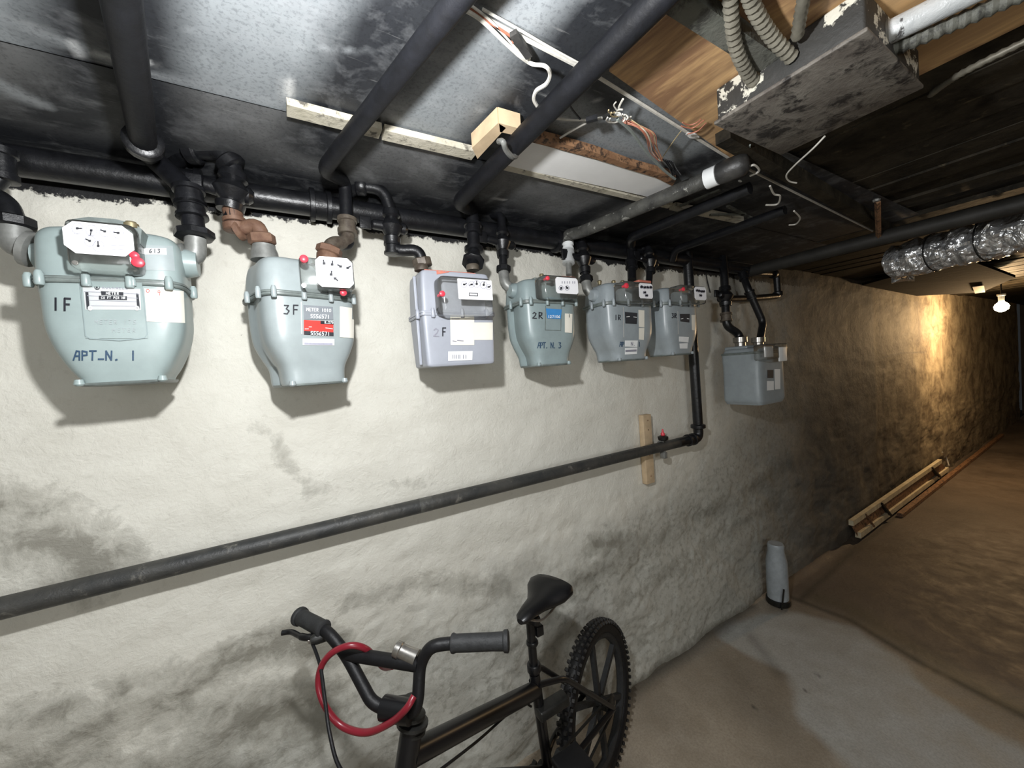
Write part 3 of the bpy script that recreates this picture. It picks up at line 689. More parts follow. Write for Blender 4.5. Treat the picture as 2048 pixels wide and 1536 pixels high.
def meter(label, x0, x1, df, db, body, mat, zf=1.722, top=1.812, foot=1.515, yaw=0.0, notch=.014, e=5.0):
    cx = (x0 + x1) / 2; cy = -(df + db) / 2; w = x1 - x0; d = df - db
    o = thing('gas_meter', label, 'meter', (cx, cy, foot), None)
    R_ = Matrix.Translation((cx, cy, 0)) @ Matrix.Rotation(yaw, 4, 'Z') @ Matrix.Translation((-cx, -cy, 0))
    low = G(); rings = []
    if body == 'shield':
        prof = [(zf - .004, .95, .92), (1.70, .94, .92), (1.66, .93, .92), (1.635, .90, .91), (1.61, .84, .89), (1.585, .75, .86), (1.565, .66, .82), (foot + .008, .57, .78), (foot, .56, .76)]
    elif body == 'box':
        prof = [(zf - .004, .96, .95), (1.66, .955, .94), (1.60, .94, .92), (foot + .012, .92, .90), (foot + .003, .91, .88), (foot, .88, .86)]
    elif body == 'can':
        prof = [(zf - .004, .98, .96), (zf - .03, .98, .97), (1.45, .96, .95), (1.38, .96, .95), (foot + .03, .97, .96), (foot + .008, .90, .93), (foot, .86, .90)]
    else:
        prof = [(zf - .004, .93, .92), (1.70, .925, .92), (1.655, .92, .92), (1.62, .89, .91), (1.598, .83, .88), (1.578, .75, .85), (1.560, .67, .82), (1.545, .635, .80), (foot + .006, .62, .79), (foot, .60, .77)]
    # smooth the profile
    zs_ = [p[0] for p in prof]; P_ = catmull([Vector(p) for p in prof], 4)
    for p in P_: rings.append(rrect(cx, cy, p.x, w * p.y, d * p.z, 56, e, notch if body != 'box' else .004))
    low.rings(rings); low.xf(R_)
    up = G(); h = top - zf
    pu = [(0, .95, .92), (h * .2, .945, .91), (h * .55, .92, .88), (h * .8, .88, .83), (h * .93, .82, .75), (h, .70, .6)] if body != 'box' else [(0, .96, .94), (h * .5, .94, .92), (h * .92, .91, .88), (h, .86, .84)]
    if body == 'shield': pu = [(0, .96, .92), (h * .3, .96, .91), (h * .62, .95, .88), (h * .82, .92, .82), (h * .94, .82, .70), (h, .62, .5)]
    up.rings([rrect(cx, cy, zf + p.x, w * p.y, d * p.z, 56, e, .006 if body != 'box' else 0) for p in catmull([Vector(p) for p in pu], 3)]); up.xf(R_)
    fl_ = G(); ft = .006 if body != 'box' else .007
    fl_.rings([rrect(cx, cy, zf + a, w * s1, d * s2, 56, e) for a, s1, s2 in ((-ft, .985, .98), (-ft + .002, 1, 1), (-.0008, 1, 1), (-.0008, .985, .985), (.0008, .985, .985), (.0008, 1, 1), (ft - .002, 1, 1), (ft, .985, .98))]); fl_.xf(R_)
    low.mk('lower_body', mat, o); up.mk('upper_case', mat, o); fl_.mk('flange', 'm_dirty' if body != 'box' else mat, o)
    if body != 'can':
        bx = [(-.40, -.49), (-.13, -.505), (.14, -.505), (.40, -.49), (-.515, .0), (.515, .0), (-.5, -.35)] if body != 'box' else [(-.36, -.5), (.02, -.505), (.36, -.5), (-.51, -.3)]
        for bx_, by_ in bx:
            g = G(); p = Vector((cx + bx_ * w, cy + by_ * d, zf)); r_ = .0058 if body != 'shield' else .0068
            g.lathe(p - Vector((0, 0, .013)), (0, 0, 1), [(0, r_ * .8), (.003, r_), (.012, r_), (.020, r_ * .95), (.026, r_ * .6)], 10); g.xf(R_); g.mk('bolt', mat, o)
    if body in ('shield', 'waist'):      # feet and rim along the bottom
        for sx in (-1, 1):
            g = G(); g.lathe((cx + sx * w * .27, cy - d * .36, foot - .002), (0, 0, 1), [(0, .005), (.003, .008), (.012, .006)], 10); g.xf(R_); g.mk('foot', mat, o)
        g = G(); g.rings([rrect(cx, cy, foot + a, w * s1, d * s2, 40, e) for a, s1, s2 in ((-.003, .58, .76), (-.001, .60, .785), (.003, .605, .79))]); g.xf(R_); g.mk('bottom_rim', 'm_dirty', o)
    return o, low, up, fl_, cx, cy, w, d, R_

def dial_box(o, px0, px1, pl0, pl1, df, R_=None, depth=.055, bev=.010, inv=False, back='m_dirty', slope=0.0, oct_=.012):
    """clear cover on the front of the upper case with a plate behind its face"""
    a = W(px0[0], px0[1], df); b = W(px1[0], px1[1], df); x0, x1 = a.x, b.x; z1, z0 = a.z, b.z
    g = G(); g.box((x0, -df, z0), (x1, -df + depth, z1), bev)
    if R_ is not None: g.xf(R_)
    gl_ = g.mk('index_cover', 'glass', o)
    a = W(pl0[0], pl0[1], df); b = W(pl1[0], pl1[1], df); X0, X1, Z1, Z0 = a.x, b.x, a.z, b.z; y = -df - .0026; c = oct_
    pts = [(X0 + c, Z0), (X1 - c, Z0), (X1, Z0 + c), (X1, Z1 - c), (X1 - c, Z1), (X0 + c, Z1), (X0, Z1 - c), (X0, Z0 + c)]
    g = G(); g.rings([[Vector((x, yy, z)) for x, z in pts] for yy in (y, y + .002)])
    if R_ is not None: g.xf(R_)
    p = g.mk('dial_plate', 'white', o, smooth=False)
    return g, p
def seal(o, px, py, d, r=.008, back=.015, mat='red', R_=None):
    p = W(px, py, d); g = G(); g.lathe(p, (0, 1, 0), [(-.002, r * .6), (0, r * .95), (.003, r), (.005, r), (.0052, r * .55), (back, r * .55)], 14)
    if R_ is not None: g.xf(R_)
    return g.mk('seal', mat, o)
def stud(o, name, px, py, d, r, L, mat, axis=(0, 0, 1)):
    p = W(px, py, d); g = G(); g.lathe(p, axis, [(0, r), (L * .7, r), (L * .72, r * .8), (L, r * .7)], 14); return g.mk(name, mat, o)
def dials(S, plate, items, mat='greyink', pm='ink', sw=1.2, psw=2.2):
    for cx, cy, r, ang in items:
        S.strokes('dial', [ring_px(cx, cy, r)], max(1.0, r * .12), 'label_grey', plate, .0006)
        dx, dy = math.cos(math.radians(ang)), -math.sin(math.radians(ang))
        S.strokes('pointer', [[(cx, cy), (cx + dx * r * .8, cy + dy * r * .8)], [(cx - dx * 1.5, cy - dy * 1.5), (cx + dx * 1.5, cy + dy * 1.5)]], psw * 1.15, pm, plate, .001)
        S.strokes('pointer', [[(cx - 1.4, cy), (cx + 1.4, cy)]], psw * 1.9, pm, plate, .0012)
M['label_grey'] = simple('pale_grey_print', (.38, .38, .46), .6, 0, .1, 200, 0)

# --- first meter (leftmost)
o, lo, up, fl_, cx, cy, w, d, R_ = meter('grey-green gas meter marked 1F and APT.N.1, leftmost and broadest of the row', -.383, -.166, .255, .09, 'shield', 'm_green', zf=1.733, top=1.84, foot=1.541, notch=.004)
S = Surf(lo, up, fl_)
G().lathe((-.392, cy, 1.79), (1, 0, 0), [(0, .024), (.012, .027), (.03, .03), (.05, .03)]).mk('inlet_boss', 'm_green', o)
G().lathe((-.19, cy, 1.795), (1, 0, 0), [(0, .03), (.025, .03), (.04, .026)]).mk('outlet_boss', 'm_green', o)
g = G(); g.rings([[Vector((x, yy, z)) for x, z in [(-.314, 1.80), (-.219, 1.80), (-.215, 1.828), (-.225, 1.837), (-.25, 1.842), (-.285, 1.841), (-.306, 1.834), (-.314, 1.824)]] for yy in (-.275, -.22)]); g.mk('index_hood', 'm_dirty', o)
S.patch('cast_panel', [(162, 562), (284, 566), (296, 677), (172, 677)], 'm_green', o, .0016)
S.strokes('panel_edge', [[(160, 560), (172, 672), (180, 677), (240, 681), (290, 676), (295, 668), (284, 566)]], 2.0, 'm_teal', o, .0022)
S.patch('sticker', [(284, 490), (345, 492), (350, 542), (288, 540)], 'm_grey', o, .0006, label='painted grey patch')
S.patch('number_sticker', [(284, 497), (332, 497), (333, 510), (285, 509)], 'label_white', o, .0016); S.text('number', '613', 299, 499, 5.5, 7.5, 8, 'ink', o, 1.5, .0, .0028)
S.patch('paper_tag', [(289, 577), (366, 582), (369, 646), (294, 643)], 'cream', o, .0012, label='blank cream paper tag')
S.text('tag_number', '9', 315, 581, 6, 10, 8, 'redink', o, 1.3, 0, .002); S.strokes('tag_mark', [ring_px(296, 582, 3)], 1.3, 'redink', o, .002)
S.patch('name_plate', [(166, 570), (281, 575), (283, 620), (172, 620)], 'silver', o, .0024, label='silver maker plate')
S.text('plate_lettering', 'ROCKWELL', 206, 572, 5, 6, 6.6, 'greyink', o, 1.1, .02, .0034); S.strokes('plate_emblem', [ring_px(196, 575, 5), [(194, 579), (194, 572), (198, 573), (195, 575), (198, 578)]], 1.3, 'ink', o, .0034)
for q in ([(172, 585), (178, 585), (181, 619), (175, 619)], [(273, 587), (278, 588), (281, 618), (275, 618)], [(203, 583), (248, 585), (248, 592), (204, 591)], [(199, 592), (255, 593), (255, 601), (199, 600)]):
    S.patch('plate_print', q, 'ink', o, .0030, 4, 3)
S.text('plate_lettering', 'METER', 214, 585, 4, 5, 5.4, 'label_white', o, 1.0, .02, .0040); S.text('plate_lettering', 'CU FT PER HR', 204, 594, 3.2, 4.4, 4.1, 'label_white', o, .9, .01, .0040)
S.strokes('plate_line', [[(170, 584), (203, 585)], [(248, 587), (280, 589)], [(176, 592), (199, 593)], [(255, 596), (277, 597)], [(179, 601), (274, 604)], [(180, 612), (274, 613)]], 1.0, 'greyink', o, .0032)
for cx_ in (182, 275): S.strokes('rivet', [ring_px(cx_, 617, 3.0)], 3.5, 'label_white', o, .0036)
S.text('casting_text', 'METER 175', 191, 640, 6, 8, 9.5, 'm_grey', o, 1.4, 0, .0026)
S.text('casting_text', 'METER', 226, 657, 6, 7, 10, 'm_grey', o, 1.4, 0, .0026)
for a in (177, 267): stud(o, 'lug', a, 572, .256, .0045, .016, 'm_green')
S.text('handwriting', '1F', 105, 596, 15, 24, 23, 'ink', o, 4.2, .05, label='black handwritten 1F')
S.text('handwriting', 'APT-N. 1', 148, 702, 13, 18, 16, 'blueink', o, 3.4, .0, label='blue handwritten APT.N. 1')
g, pl = dial_box(o, (121, 432), (277, 541), (124, 441), (271, 515), .300, depth=.06, bev=.012, oct_=.013)
Sd = Surf(g); dials(Sd, pl, [(155, 457, 11, 0), (183, 461, 11, -100), (210, 463, 11, 160), (237, 466, 11, 172), (180, 482, 11, 155), (197, 492, 11, 95)])
Sd.strokes('dial_print', [[(218, 490), (250, 492)], [(220, 498), (248, 500)], [(128, 505), (165, 507)]], 1.2, 'label_grey', pl, .001)
seal(o, 275, 524, .304, .0095, .012); seal(o, 268, 510, .302, .007, .012)
stud(o, 'cap_screw', 263, 457, .27, .011, .012, 'brass'); stud(o, 'screw', 151, 526, .303, .004, .004, 'chrome', (0, -1, 0))

# --- second meter
o, lo, up, fl_, cx, cy, w, d, R_ = meter('light grey gas meter marked 3F with a red label, second from left', -.068, .160, .245, .06, 'waist', 'm_grey', zf=1.722, top=1.812, foot=1.513, yaw=math.radians(19), notch=.018)
S = Surf(lo, up, fl_)
c1 = W(528, 492, .17); G().lathe(c1 - Vector((0, 0, .035)), (0, 0, 1), [(0, .030), (.018, .028), (.03, .024), (.036, .024)]).mk('inlet_collar', 'galv', o)
c2 = W(655, 506, .17); G().lathe(c2 - Vector((0, 0, .02)), (0, 0, 1), [(0, .028), (.018, .026), (.024, .02)]).mk('outlet_collar', 'rust', o)
S.patch('green_tape', [(603, 497), (618, 502), (622, 516), (608, 514)], 'green', o, .002)
S.strokes('panel_edge', [[(602, 604), (603, 668)]], 2.5, 'silver', o, .0016)
S.patch('upper_label', [(606, 610), (665, 614), (666, 640), (607, 639)], 'greylabel', o, .0018); S.text('label_lettering', 'METER 1010', 612, 616, 4, 6, 5.0, 'label_white', o, 1.1, .05, .003); S.text('label_number', '5556571', 620, 629, 4.5, 7, 5.6, 'label_white', o, 1.2, .04, .003)
S.patch('red_label', [(607, 640), (666, 643), (666, 672), (607, 669)], 'redlabel', o, .0020, label='red and black meter label')
S.patch('label_print', [(640, 642), (666, 643), (666, 649), (640, 648)], 'ink', o, .003, 4, 3); S.text('label_lettering', 'R-275', 648, 643, 2.8, 4.5, 3.6, 'label_white', o, .9, 0, .004)
S.patch('label_print', [(607, 662), (666, 665), (666, 672), (607, 669)], 'darklabel', o, .003, 6, 3); S.text('label_number', '5556571', 620, 663, 4.5, 7, 5.6, 'label_white', o, 1.2, .04, .004)
S.strokes('label_line', [[(609, 658), (616, 658)], [(617, 654), (622, 654)], [(650, 656), (664, 658)]], 1.3, 'label_white', o, .003)
S.patch('bar_sticker', [(605, 677), (668, 678), (668, 691), (605, 690)], 'label_white', o, .0018); S.strokes('bar_print', [[(609, 687), (663, 688)]], 4, 'label_grey', o, .0026)
S.patch('paper_tag', [(679, 613), (711, 617), (710, 677), (679, 674)], 'cream', o, .0018)
S.text('handwriting', '3F', 567, 610, 12, 18, 18, 'ink', o, 2.6, .03, label='black handwritten 3F')
g, pl = dial_box(o, (597, 512), (711, 578), (629, 512), (708, 577), .285, depth=.06, bev=.006, oct_=.010)
Sd = Surf(g); dials(Sd, pl, [(648, 527, 8, 100), (664, 529, 8, 80), (681, 533, 8, 150), (695, 536, 8, 30), (662, 549, 8, 80), (670, 557, 8, -40)], psw=2.4)
Sd.strokes('dial_print', [[(685, 548), (695, 550)], [(684, 554), (694, 556)], [(684, 560), (692, 562)]], 1.2, 'label_grey', pl, .001)
seal(o, 608, 517, .29, .009, .03); seal(o, 687, 585, .262, .008, .02); stud(o, 'screw', 608, 571, .287, .005, .004, 'chrome', (0, -1, 0))

# --- third meter (square)
o, lo, up, fl_, cx, cy, w, d, R_ = meter('square lilac grey gas meter marked 2F with red tape on top, third from left', .322, .549, .252, .115, 'box', 'm_lilac', zf=1.684, top=1.802, foot=1.538, e=16, notch=0)
S = Surf(lo, up, fl_)
for q in (.12, .78): 
    p = W(842 if q < .5 else 945, 528, .18); G().lathe(p - Vector((0, 0, .02)), (0, 0, 1), [(0, .02), (.014, .02), (.018, .017)]).mk('connection', 'brownpipe', o)
for z_ in ((1.545, 1.672), (1.696, 1.79)):
    G().box((.318, -.215, z_[0]), (.326, -.207, z_[1]), .002).mk('side_rib', 'm_lilac', o)
G().box((.345, -.235, 1.8), (.50, -.14, 1.806), .002).mk('red_tape', 'redtape', o)
S.patch('red_tape', [(872, 536), (906, 533), (906, 544), (873, 549)], 'redtape', o, .0016)
S.patch('paper_label', [(900, 634), (948, 634), (948, 690), (901, 690)], 'cream', o, .0016, label='square cream label')
S.patch('yellow_label', [(945, 645), (985, 645), (985, 680), (948, 680)], 'cream', o, .0012)
S.strokes('label_line', [[(903, 638), (918, 638)], [(905, 682), (912, 683)], [(914, 681), (926, 682)]], 1.8, 'greyink', o, .0024)
S.patch('bar_sticker', [(896, 703), (945, 702), (944, 720), (896, 722)], 'label_white', o, .0016)
S.strokes('bar_print', [[(x_, 710), (x_, 717)] for x_ in (905, 909, 912, 916, 919, 926, 931)], 1.6, 'greyink', o, .0024)
S.text('handwriting', '2', 867, 657, 11, 16, 18, 'greyink', o, 2.2, label='grey handwritten 2'); S.text('handwriting', 'F', 884, 656, 8, 16, 18, 'ink', o, 2.4, label='black handwritten F')
g, pl = dial_box(o, (879, 548), (990, 630), (914, 557), (985, 601), .300, depth=.06, bev=.014, oct_=.0015)
Sd = Surf(g); dials(Sd, pl, [(928, 569, 6, 20), (943, 569, 6, 200), (953, 568, 7, 90), (967, 570, 7, 80), (977, 574, 5, 30)], psw=1.6)
Sd.strokes('counter_window', [[(938, 586), (955, 587), (955, 592), (938, 591), (938, 586)]], 1.3, 'ink', pl, .001)
seal(o, 885, 587, .306, .008, .03); Sd.strokes('seal_ring', [ring_px(895, 587, 5)], 1.3, 'label_white', pl, .001)

# --- fourth meter
def waist_meter(label, x0, x1, mat, **k): return meter(label, x0, x1, .252, .085, 'waist', mat, **k)
o, lo, up, fl_, cx, cy, w, d, R_ = waist_meter('teal grey gas meter marked 2R and APT. N. 3 with a small blue label', .655, .885, 'm_teal', zf=1.728, top=1.806, foot=1.522, notch=.020)
S = Surf(lo, up, fl_)
G().lathe((cx - w * .52, cy, 1.775), (1, 0, 0), [(0, .018), (.01, .024), (.03, .027), (.06, .027)]).mk('inlet_boss', mat := 'm_teal', o)
S.strokes('panel_edge', [[(1091, 612), (1090, 660), (1121, 661), (1122, 612)]], 1.3, 'm_dirty', o, .0014)
S.patch('blue_label', [(1091, 617), (1123, 619), (1121, 638), (1094, 637)], 'bluelabel', o, .0018); S.text('label_number', '127106', 1095, 631, 3, 5, 4.2, 'label_white', o, 1.1, 0, .0028)
S.patch('paper_tag', [(1129, 627), (1144, 628), (1143, 666), (1129, 665)], 'cream', o, .0018); S.text('tag_number', '1', 1136, 629, 3, 6, 5, 'ink', o, 1.2, 0, .0028)
S.text('handwriting', '2R', 1065, 625, 8, 12, 12, 'ink', o, 2.0, 0, label='black handwritten 2R'); S.text('handwriting', 'APT. N. 3', 1075, 685, 5.5, 11, 5.2, 'blueink', o, 1.6, .0, label='handwritten APT. N. 3')
G().lathe(W(1083, 550, .2) - Vector((0, 0, .012)), (0, 0, 1), [(0, .006), (.012, .008), (.016, .006)]).mk('cap_screw', 'brass', o)
G().box((cx - .05, cy - .05, 1.803), (cx + .03, cy + .02, 1.812), .003).mk('top_pad', 'm_dirty', o)
g, pl = dial_box(o, (1088, 547), (1160, 597), (1110, 554), (1156, 589), .300, depth=.06, bev=.012, oct_=.006)
Sd = Surf(g); dials(Sd, pl, [(1122, 576, 4.5, -100), (1134, 576, 4.5, 120)], psw=1.7); Sd.strokes('dial_print', [[(x_, 563), (x_, 567)] for x_ in (1124, 1129, 1134, 1139, 1145, 1149)], 1.4, 'greyink', pl, .001)
seal(o, 1096, 556, .303, .007, .02); G().box((cx + .03, -.26, 1.80), (cx + .09, -.20, 1.812), .003).mk('red_tape', 'redtape', o)

# --- fifth meter
o, lo, up, fl_, cx, cy, w, d, R_ = waist_meter('slate grey gas meter marked 1R, fifth from left, with white stickers near its foot', 1.012, 1.285, 'm_slate', zf=1.735, top=1.815, foot=1.522, notch=.010)
S = Surf(lo, up, fl_)
G().lathe((cx - w * .52, cy, 1.775), (1, 0, 0), [(0, .018), (.01, .024), (.03, .027), (.06, .027)]).mk('inlet_boss', 'm_slate', o)
for a in (1199, 1227, 1245): G().lathe(W(a, 564, .17) - Vector((0, 0, .01)), (0, 0, 1), [(0, .006), (.012, .009), (.016, .006)]).mk('cap_screw', 'brass', o)
S.strokes('panel_edge', [[(1246, 615), (1247, 674)]], 1.8, 'silver', o, .0014)
S.patch('black_label', [(1249, 624), (1274, 626), (1273, 648), (1250, 647)], 'darklabel', o, .0018); S.strokes('label_line', [[(1252, 634), (1258, 633)], [(1266, 634), (1272, 635)], [(1254, 642), (1269, 643)]], 1.3, 'label_white', o, .0028)
S.patch('paper_tag', [(1276, 620), (1288, 621), (1288, 655), (1277, 654)], 'cream', o, .0018); S.patch('paper_tag', [(1277, 656), (1288, 656), (1287, 680), (1277, 679)], 'cream', o, .0018)
S.patch('white_sticker', [(1249, 681), (1275, 681), (1274, 694), (1249, 693)], 'label_white', o, .0018); S.patch('white_sticker', [(1249, 696), (1274, 695), (1273, 708), (1249, 709)], 'label_white', o, .0018)
S.strokes('bar_print', [[(1251, 702), (1271, 701)]], 4, 'greyink', o, .0026); S.text('handwriting', 'N.', 1261, 684, 4, 7, 5, 'greyink', o, 1.2, 0, .0028); S.text('handwriting', 'AP', 1239, 684, 4, 9, 5, 'blueink', o, 1.4, 0, .0012); S.text('handwriting', '1', 1277, 684, 3, 9, 5, 'blueink', o, 1.4, 0, .0012)
S.text('handwriting', '1R', 1229, 630, 5, 10, 7, 'ink', o, 1.5, 0, label='handwritten 1R')
g, pl = dial_box(o, (1250, 560), (1308, 606), (1277, 566), (1305, 598), .300, depth=.06, bev=.010, oct_=.006)
Sd = Surf(g); dials(Sd, pl, [(1283, 574, 3, 90), (1289, 575, 3, 60), (1295, 575, 3, 120), (1301, 575, 3, 80), (1289, 585, 3, 30), (1293, 591, 3, 200)], psw=1.8)
seal(o, 1254, 571, .303, .010, .02); G().box((cx + .02, -.26, 1.812), (cx + .09, -.18, 1.822), .003).mk('red_tape', 'redtape', o)

# --- sixth meter
o, lo, up, fl_, cx, cy, w, d, R_ = waist_meter('slate grey gas meter marked 3R in front of the black vertical pipe', 1.330, 1.57, 'm_slate', zf=1.742, top=1.812, foot=1.532, notch=.010)
S = Surf(lo, up, fl_)
S.strokes('panel_edge', [[(1355, 623), (1356, 668)]], 1.6, 'silver', o, .0014)
S.patch('black_label', [(1359, 628), (1379, 628), (1378, 645), (1360, 643)], 'darklabel', o, .0018); S.strokes('label_line', [[(1361, 638), (1365, 637)], [(1373, 637), (1377, 638)]], 1.3, 'label_white', o, .0028)
S.patch('paper_tag', [(1382, 630), (1390, 630), (1389, 661), (1383, 660)], 'cream', o, .0018)
S.patch('white_sticker', [(1357, 673), (1377, 674), (1376, 685), (1357, 683)], 'label_white', o, .0018); S.patch('white_sticker', [(1358, 687), (1375, 686), (1374, 697), (1359, 697)], 'label_white', o, .0018)
S.strokes('bar_print', [[(1360, 680), (1372, 681)]], 3.5, 'ink', o, .0026)
S.text('handwriting', '3R', 1343, 627, 4, 9, 5.5, 'ink', o, 1.5, 0, label='handwritten 3R')
g, pl = dial_box(o, (1362, 568), (1414, 608), (1388, 573), (1412, 601), .300, depth=.06, bev=.009, oct_=.008)
Sd = Surf(g); dials(Sd, pl, [(1394, 581, 2.6, 50), (1398, 582, 2.6, 60), (1403, 583, 2.6, 60), (1407, 583, 2.6, 50), (1401, 591, 3, 140)], psw=1.6)
seal(o, 1368, 578, .303, .008, .02); G().box((cx - .01, -.25, 1.808), (cx + .09, -.18, 1.818), .003).mk('red_tape', 'redtape', o)

# --- seventh meter, far right
o, lo, up, fl_, cx, cy, w, d, R_ = meter('big square slate grey gas meter under pale collars, farthest right', 1.925, 2.19, .295, .10, 'can', 'm_slate', zf=1.518, top=1.545, foot=1.262, notch=-.004, e=9)
S = Surf(lo, up, fl_)
for px_, dd_ in ((1480, .16), (1516, .16)):
    p = W(px_, 680, dd_); G().lathe(p - Vector((0, 0, .045)), (0, 0, 1), [(0, .025), (.030, .025), (.033, .033), (.058, .033), (.060, .024)]).mk('union', 'chrome', o)
G().box((1.95, -.23, 1.53), (2.16, -.115, 1.556), .008).mk('top_plate', 'm_slate', o)
g = G(); a_, b_ = W(1528, 688, .33), W(1574, 716, .33)
g.box((a_.x, -.335, b_.z), (b_.x, -.28, a_.z), .008); g.mk('index_cover', 'glass', o)
c_ = W(1548, 713, .33); g = G(); g.box((a_.x + .012, -.328, c_.z), (c_.x, -.322, a_.z - .012), .001); g.mk('dial_plate', 'white', o)
c_ = W(1555, 694, .33); g = G(); g.box((c_.x, -.336, c_.z - .07), (b_.x - .01, -.33, c_.z), .004); g.mk('face_sticker', 'label_white', o)
S.patch('black_label', [(1534, 740), (1546, 740), (1546, 756), (1534, 756)], 'darklabel', o, .0018, 3, 3)
S.patch('white_sticker', [(1533, 762), (1547, 762), (1547, 780), (1533, 781)], 'label_white', o, .0018, 3, 3)
S.patch('paper_tag', [(1548, 738), (1560, 738), (1560, 778), (1549, 779)], 'label_white', o, .0016, 3, 3)

# ------------------------------------------------------------------ smaller things on the ceiling
# white board piece with its brown broken edge
zq = 2.040
q = [H(1012, 332, zq), H(1062, 284, zq), H(1312, 352, zq), H(1345, 372, zq), H(1345, 405, zq), H(1200, 372, zq)]
g = G(); g.rings([[p + Vector((0, 0, h)) for p in q] for h in (0, .012)]); gb = g.mk('gypsum_board', 'drywall', smooth=False, label='white gypsum board strip on the dark ceiling beside the thick black pipe', cat='board')
for a_ in ((1072, 295), (1078, 305), (1045, 312), (1030, 328)):
    G().cyl(H(*a_, zq + .001), H(*a_, zq - .0015), .0025, seg=8).mk('screw', 'black', gb) if False else None
def strip(name, top, bot, z, th, mat, label, cat):
    g = G(); P_ = [H(x, y, z) for x, y in top] + [H(x, y, z) for x, y in bot[::-1]]
    g.rings([[p + Vector((0, 0, h)) for p in P_] for h in (0, th)]); return g.mk(name, mat, smooth=False, label=label, cat=cat)
strip('wood_strip', [(1062, 272), (1110, 283), (1190, 305), (1260, 330), (1335, 350), (1352, 360)], [(1064, 285), (1112, 297), (1190, 318), (1250, 337), (1310, 355), (1345, 372)], 2.034, .018, 'brownedge', 'rough brown wood edge along the white ceiling board', 'wood')
wb = thing('wood_block', 'pale pine block fixed beside the thick black ceiling pipe', 'wood', tuple(H(990, 280, 2.05)))
def prism(px, z0, z1, mat, name, par): 
    g = G(); g.rings([[Vector((p.x, p.y, z)) for p in [H(x, y, z0) for x, y in px]] for z in (z0, z1)]); return g.mk(name, mat, par, smooth=False)
prism([(944, 296), (996, 246), (1012, 256), (955, 318)], 2.018, 2.05, 'wood', 'long_piece', wb)
prism([(998, 246), (1042, 258), (1036, 272), (1000, 264)], 2.018, 2.05, 'wood', 'short_piece', wb)
G().tube(catmull([H(998, 283, 1.99), H(1006, 284, 1.975), H(1012, 300, 1.972), H(1024, 313, 1.975), H(1032, 312, 1.99)], 6), .006, 8).mk('pipe_strap', 'galv', label='grey strap hooked round the thick black ceiling pipe', cat='strap')
def wire(pts, r, mat, label, name='wire', parent=None, cat='wire', group=None):
    return G().tube(catmull(pts, 8), r, 6).mk(name, mat, parent, label=label, cat=cat if not parent else None, group=group)
Hc = lambda z, *p: [H(x, y, z) for x, y in p]
cab = thing('white_cable', 'white cable curling down beside the thick black ceiling pipe', 'cable', tuple(H(920, 15, 2.04)))
wire(Hc(2.042, (915, 12), (960, 38), (1010, 85), (1040, 112), (1065, 128)) + Hc(2.02, (1090, 132), (1100, 148), (1092, 168), (1072, 182), (1068, 200), (1078, 218)), .0034, 'wirewhite', None, 'sheath', cab)
wire(Hc(2.044, (925, 5), (975, 42), (1020, 72), (1026, 85)), .002, 'wirered', None, 'core', cab)
wire(Hc(2.044, (930, 2), (985, 45), (1035, 100), (1060, 118)), .002, 'wirewhite', None, 'core', cab)
G().bar(H(1026, 66, 2.04), H(1058, 112, 2.04), .012, .008).mk('taped_joint', 'black_old', cab)
wire(Hc(2.046, (965, 18), (1040, 60), (1100, 95), (1168, 132)), .0022, 'wirewhite', 'thin pale wire running straight beside the curling white cable')
tg = thing('wire_tangle', 'tangle of cut wires and joints hanging near the white board', 'wires', tuple(H(1235, 235, 2.03)))
for k in range(10):
    a0 = random.uniform(-8, 8); b0 = random.uniform(-6, 8)
    wire(Hc(2.02, (1250 + a0, 240 + b0)) + [H(1275 + k * 3.4, 255 + k * 1.0, 2.0)] + [H(1292 + k * 2.4, 275 + k * 1.6, 1.995)] + Hc(2.0, (1300 + k * 1.8, 298 + b0), (1318 + k, 322)), .0009, random.choice(['wirered', 'wireyel', 'wirered', 'wirewhite']), None, 'strand', tg)
for k in range(9):
    c_ = (1238 + random.uniform(-16, 16), 232 + random.uniform(-10, 8)); r_ = random.uniform(6, 14); ph = random.uniform(0, 6)
    wire([H(c_[0] + r_ * math.cos(ph + j), c_[1] + r_ * .6 * math.sin(ph + j), 2.02 - .004 * j) for j in range(4)], .0016, random.choice(['wirewhite', 'wireyel', 'wirewhite']), None, 'strand', tg)
wire(Hc(2.035, (1105, 236), (1140, 240), (1168, 240), (1200, 236), (1225, 232)), .0022, 'wirewhite', None, 'strand', tg)
wire(Hc(2.035, (1120, 276), (1150, 258), (1180, 242)), .0022, 'wirewhite', None, 'strand', tg)
G().bar(H(1172, 241, 2.02), H(1195, 235, 2.02), .009, .009).mk('taped_joint', 'black', tg); G().bar(H(1206, 236, 2.02), H(1226, 226, 2.02), .007, .007).mk('taped_joint', 'darkmetal', tg)
wire(Hc(2.02, (1238, 232), (1238, 215), (1246, 198)), .0022, 'wirewhite', None, 'strand', tg); wire(Hc(2.02, (1240, 228), (1228, 212), (1232, 204)), .0014, 'wirewhite', None, 'strand', tg)
wire(Hc(2.02, (1235, 238), (1262, 262), (1290, 300), (1322, 335), (1350, 358)), .0036, 'wiregrey', None, 'grey_cable', tg)
for k in range(6): wire(Hc(2.0, (1325 + k * 4, 318 + k), (1336 + k * 3, 330 + 3 * (k % 3)), (1345 + k * 2 + 6 * (k % 2), 350)), .002, 'black', None, 'strand', tg)
wire(Hc(2.02, (1135, 195), (1142, 215), (1160, 238)), .0022, 'black', 'thin black wire looping from the thick ceiling pipe to the tangle')
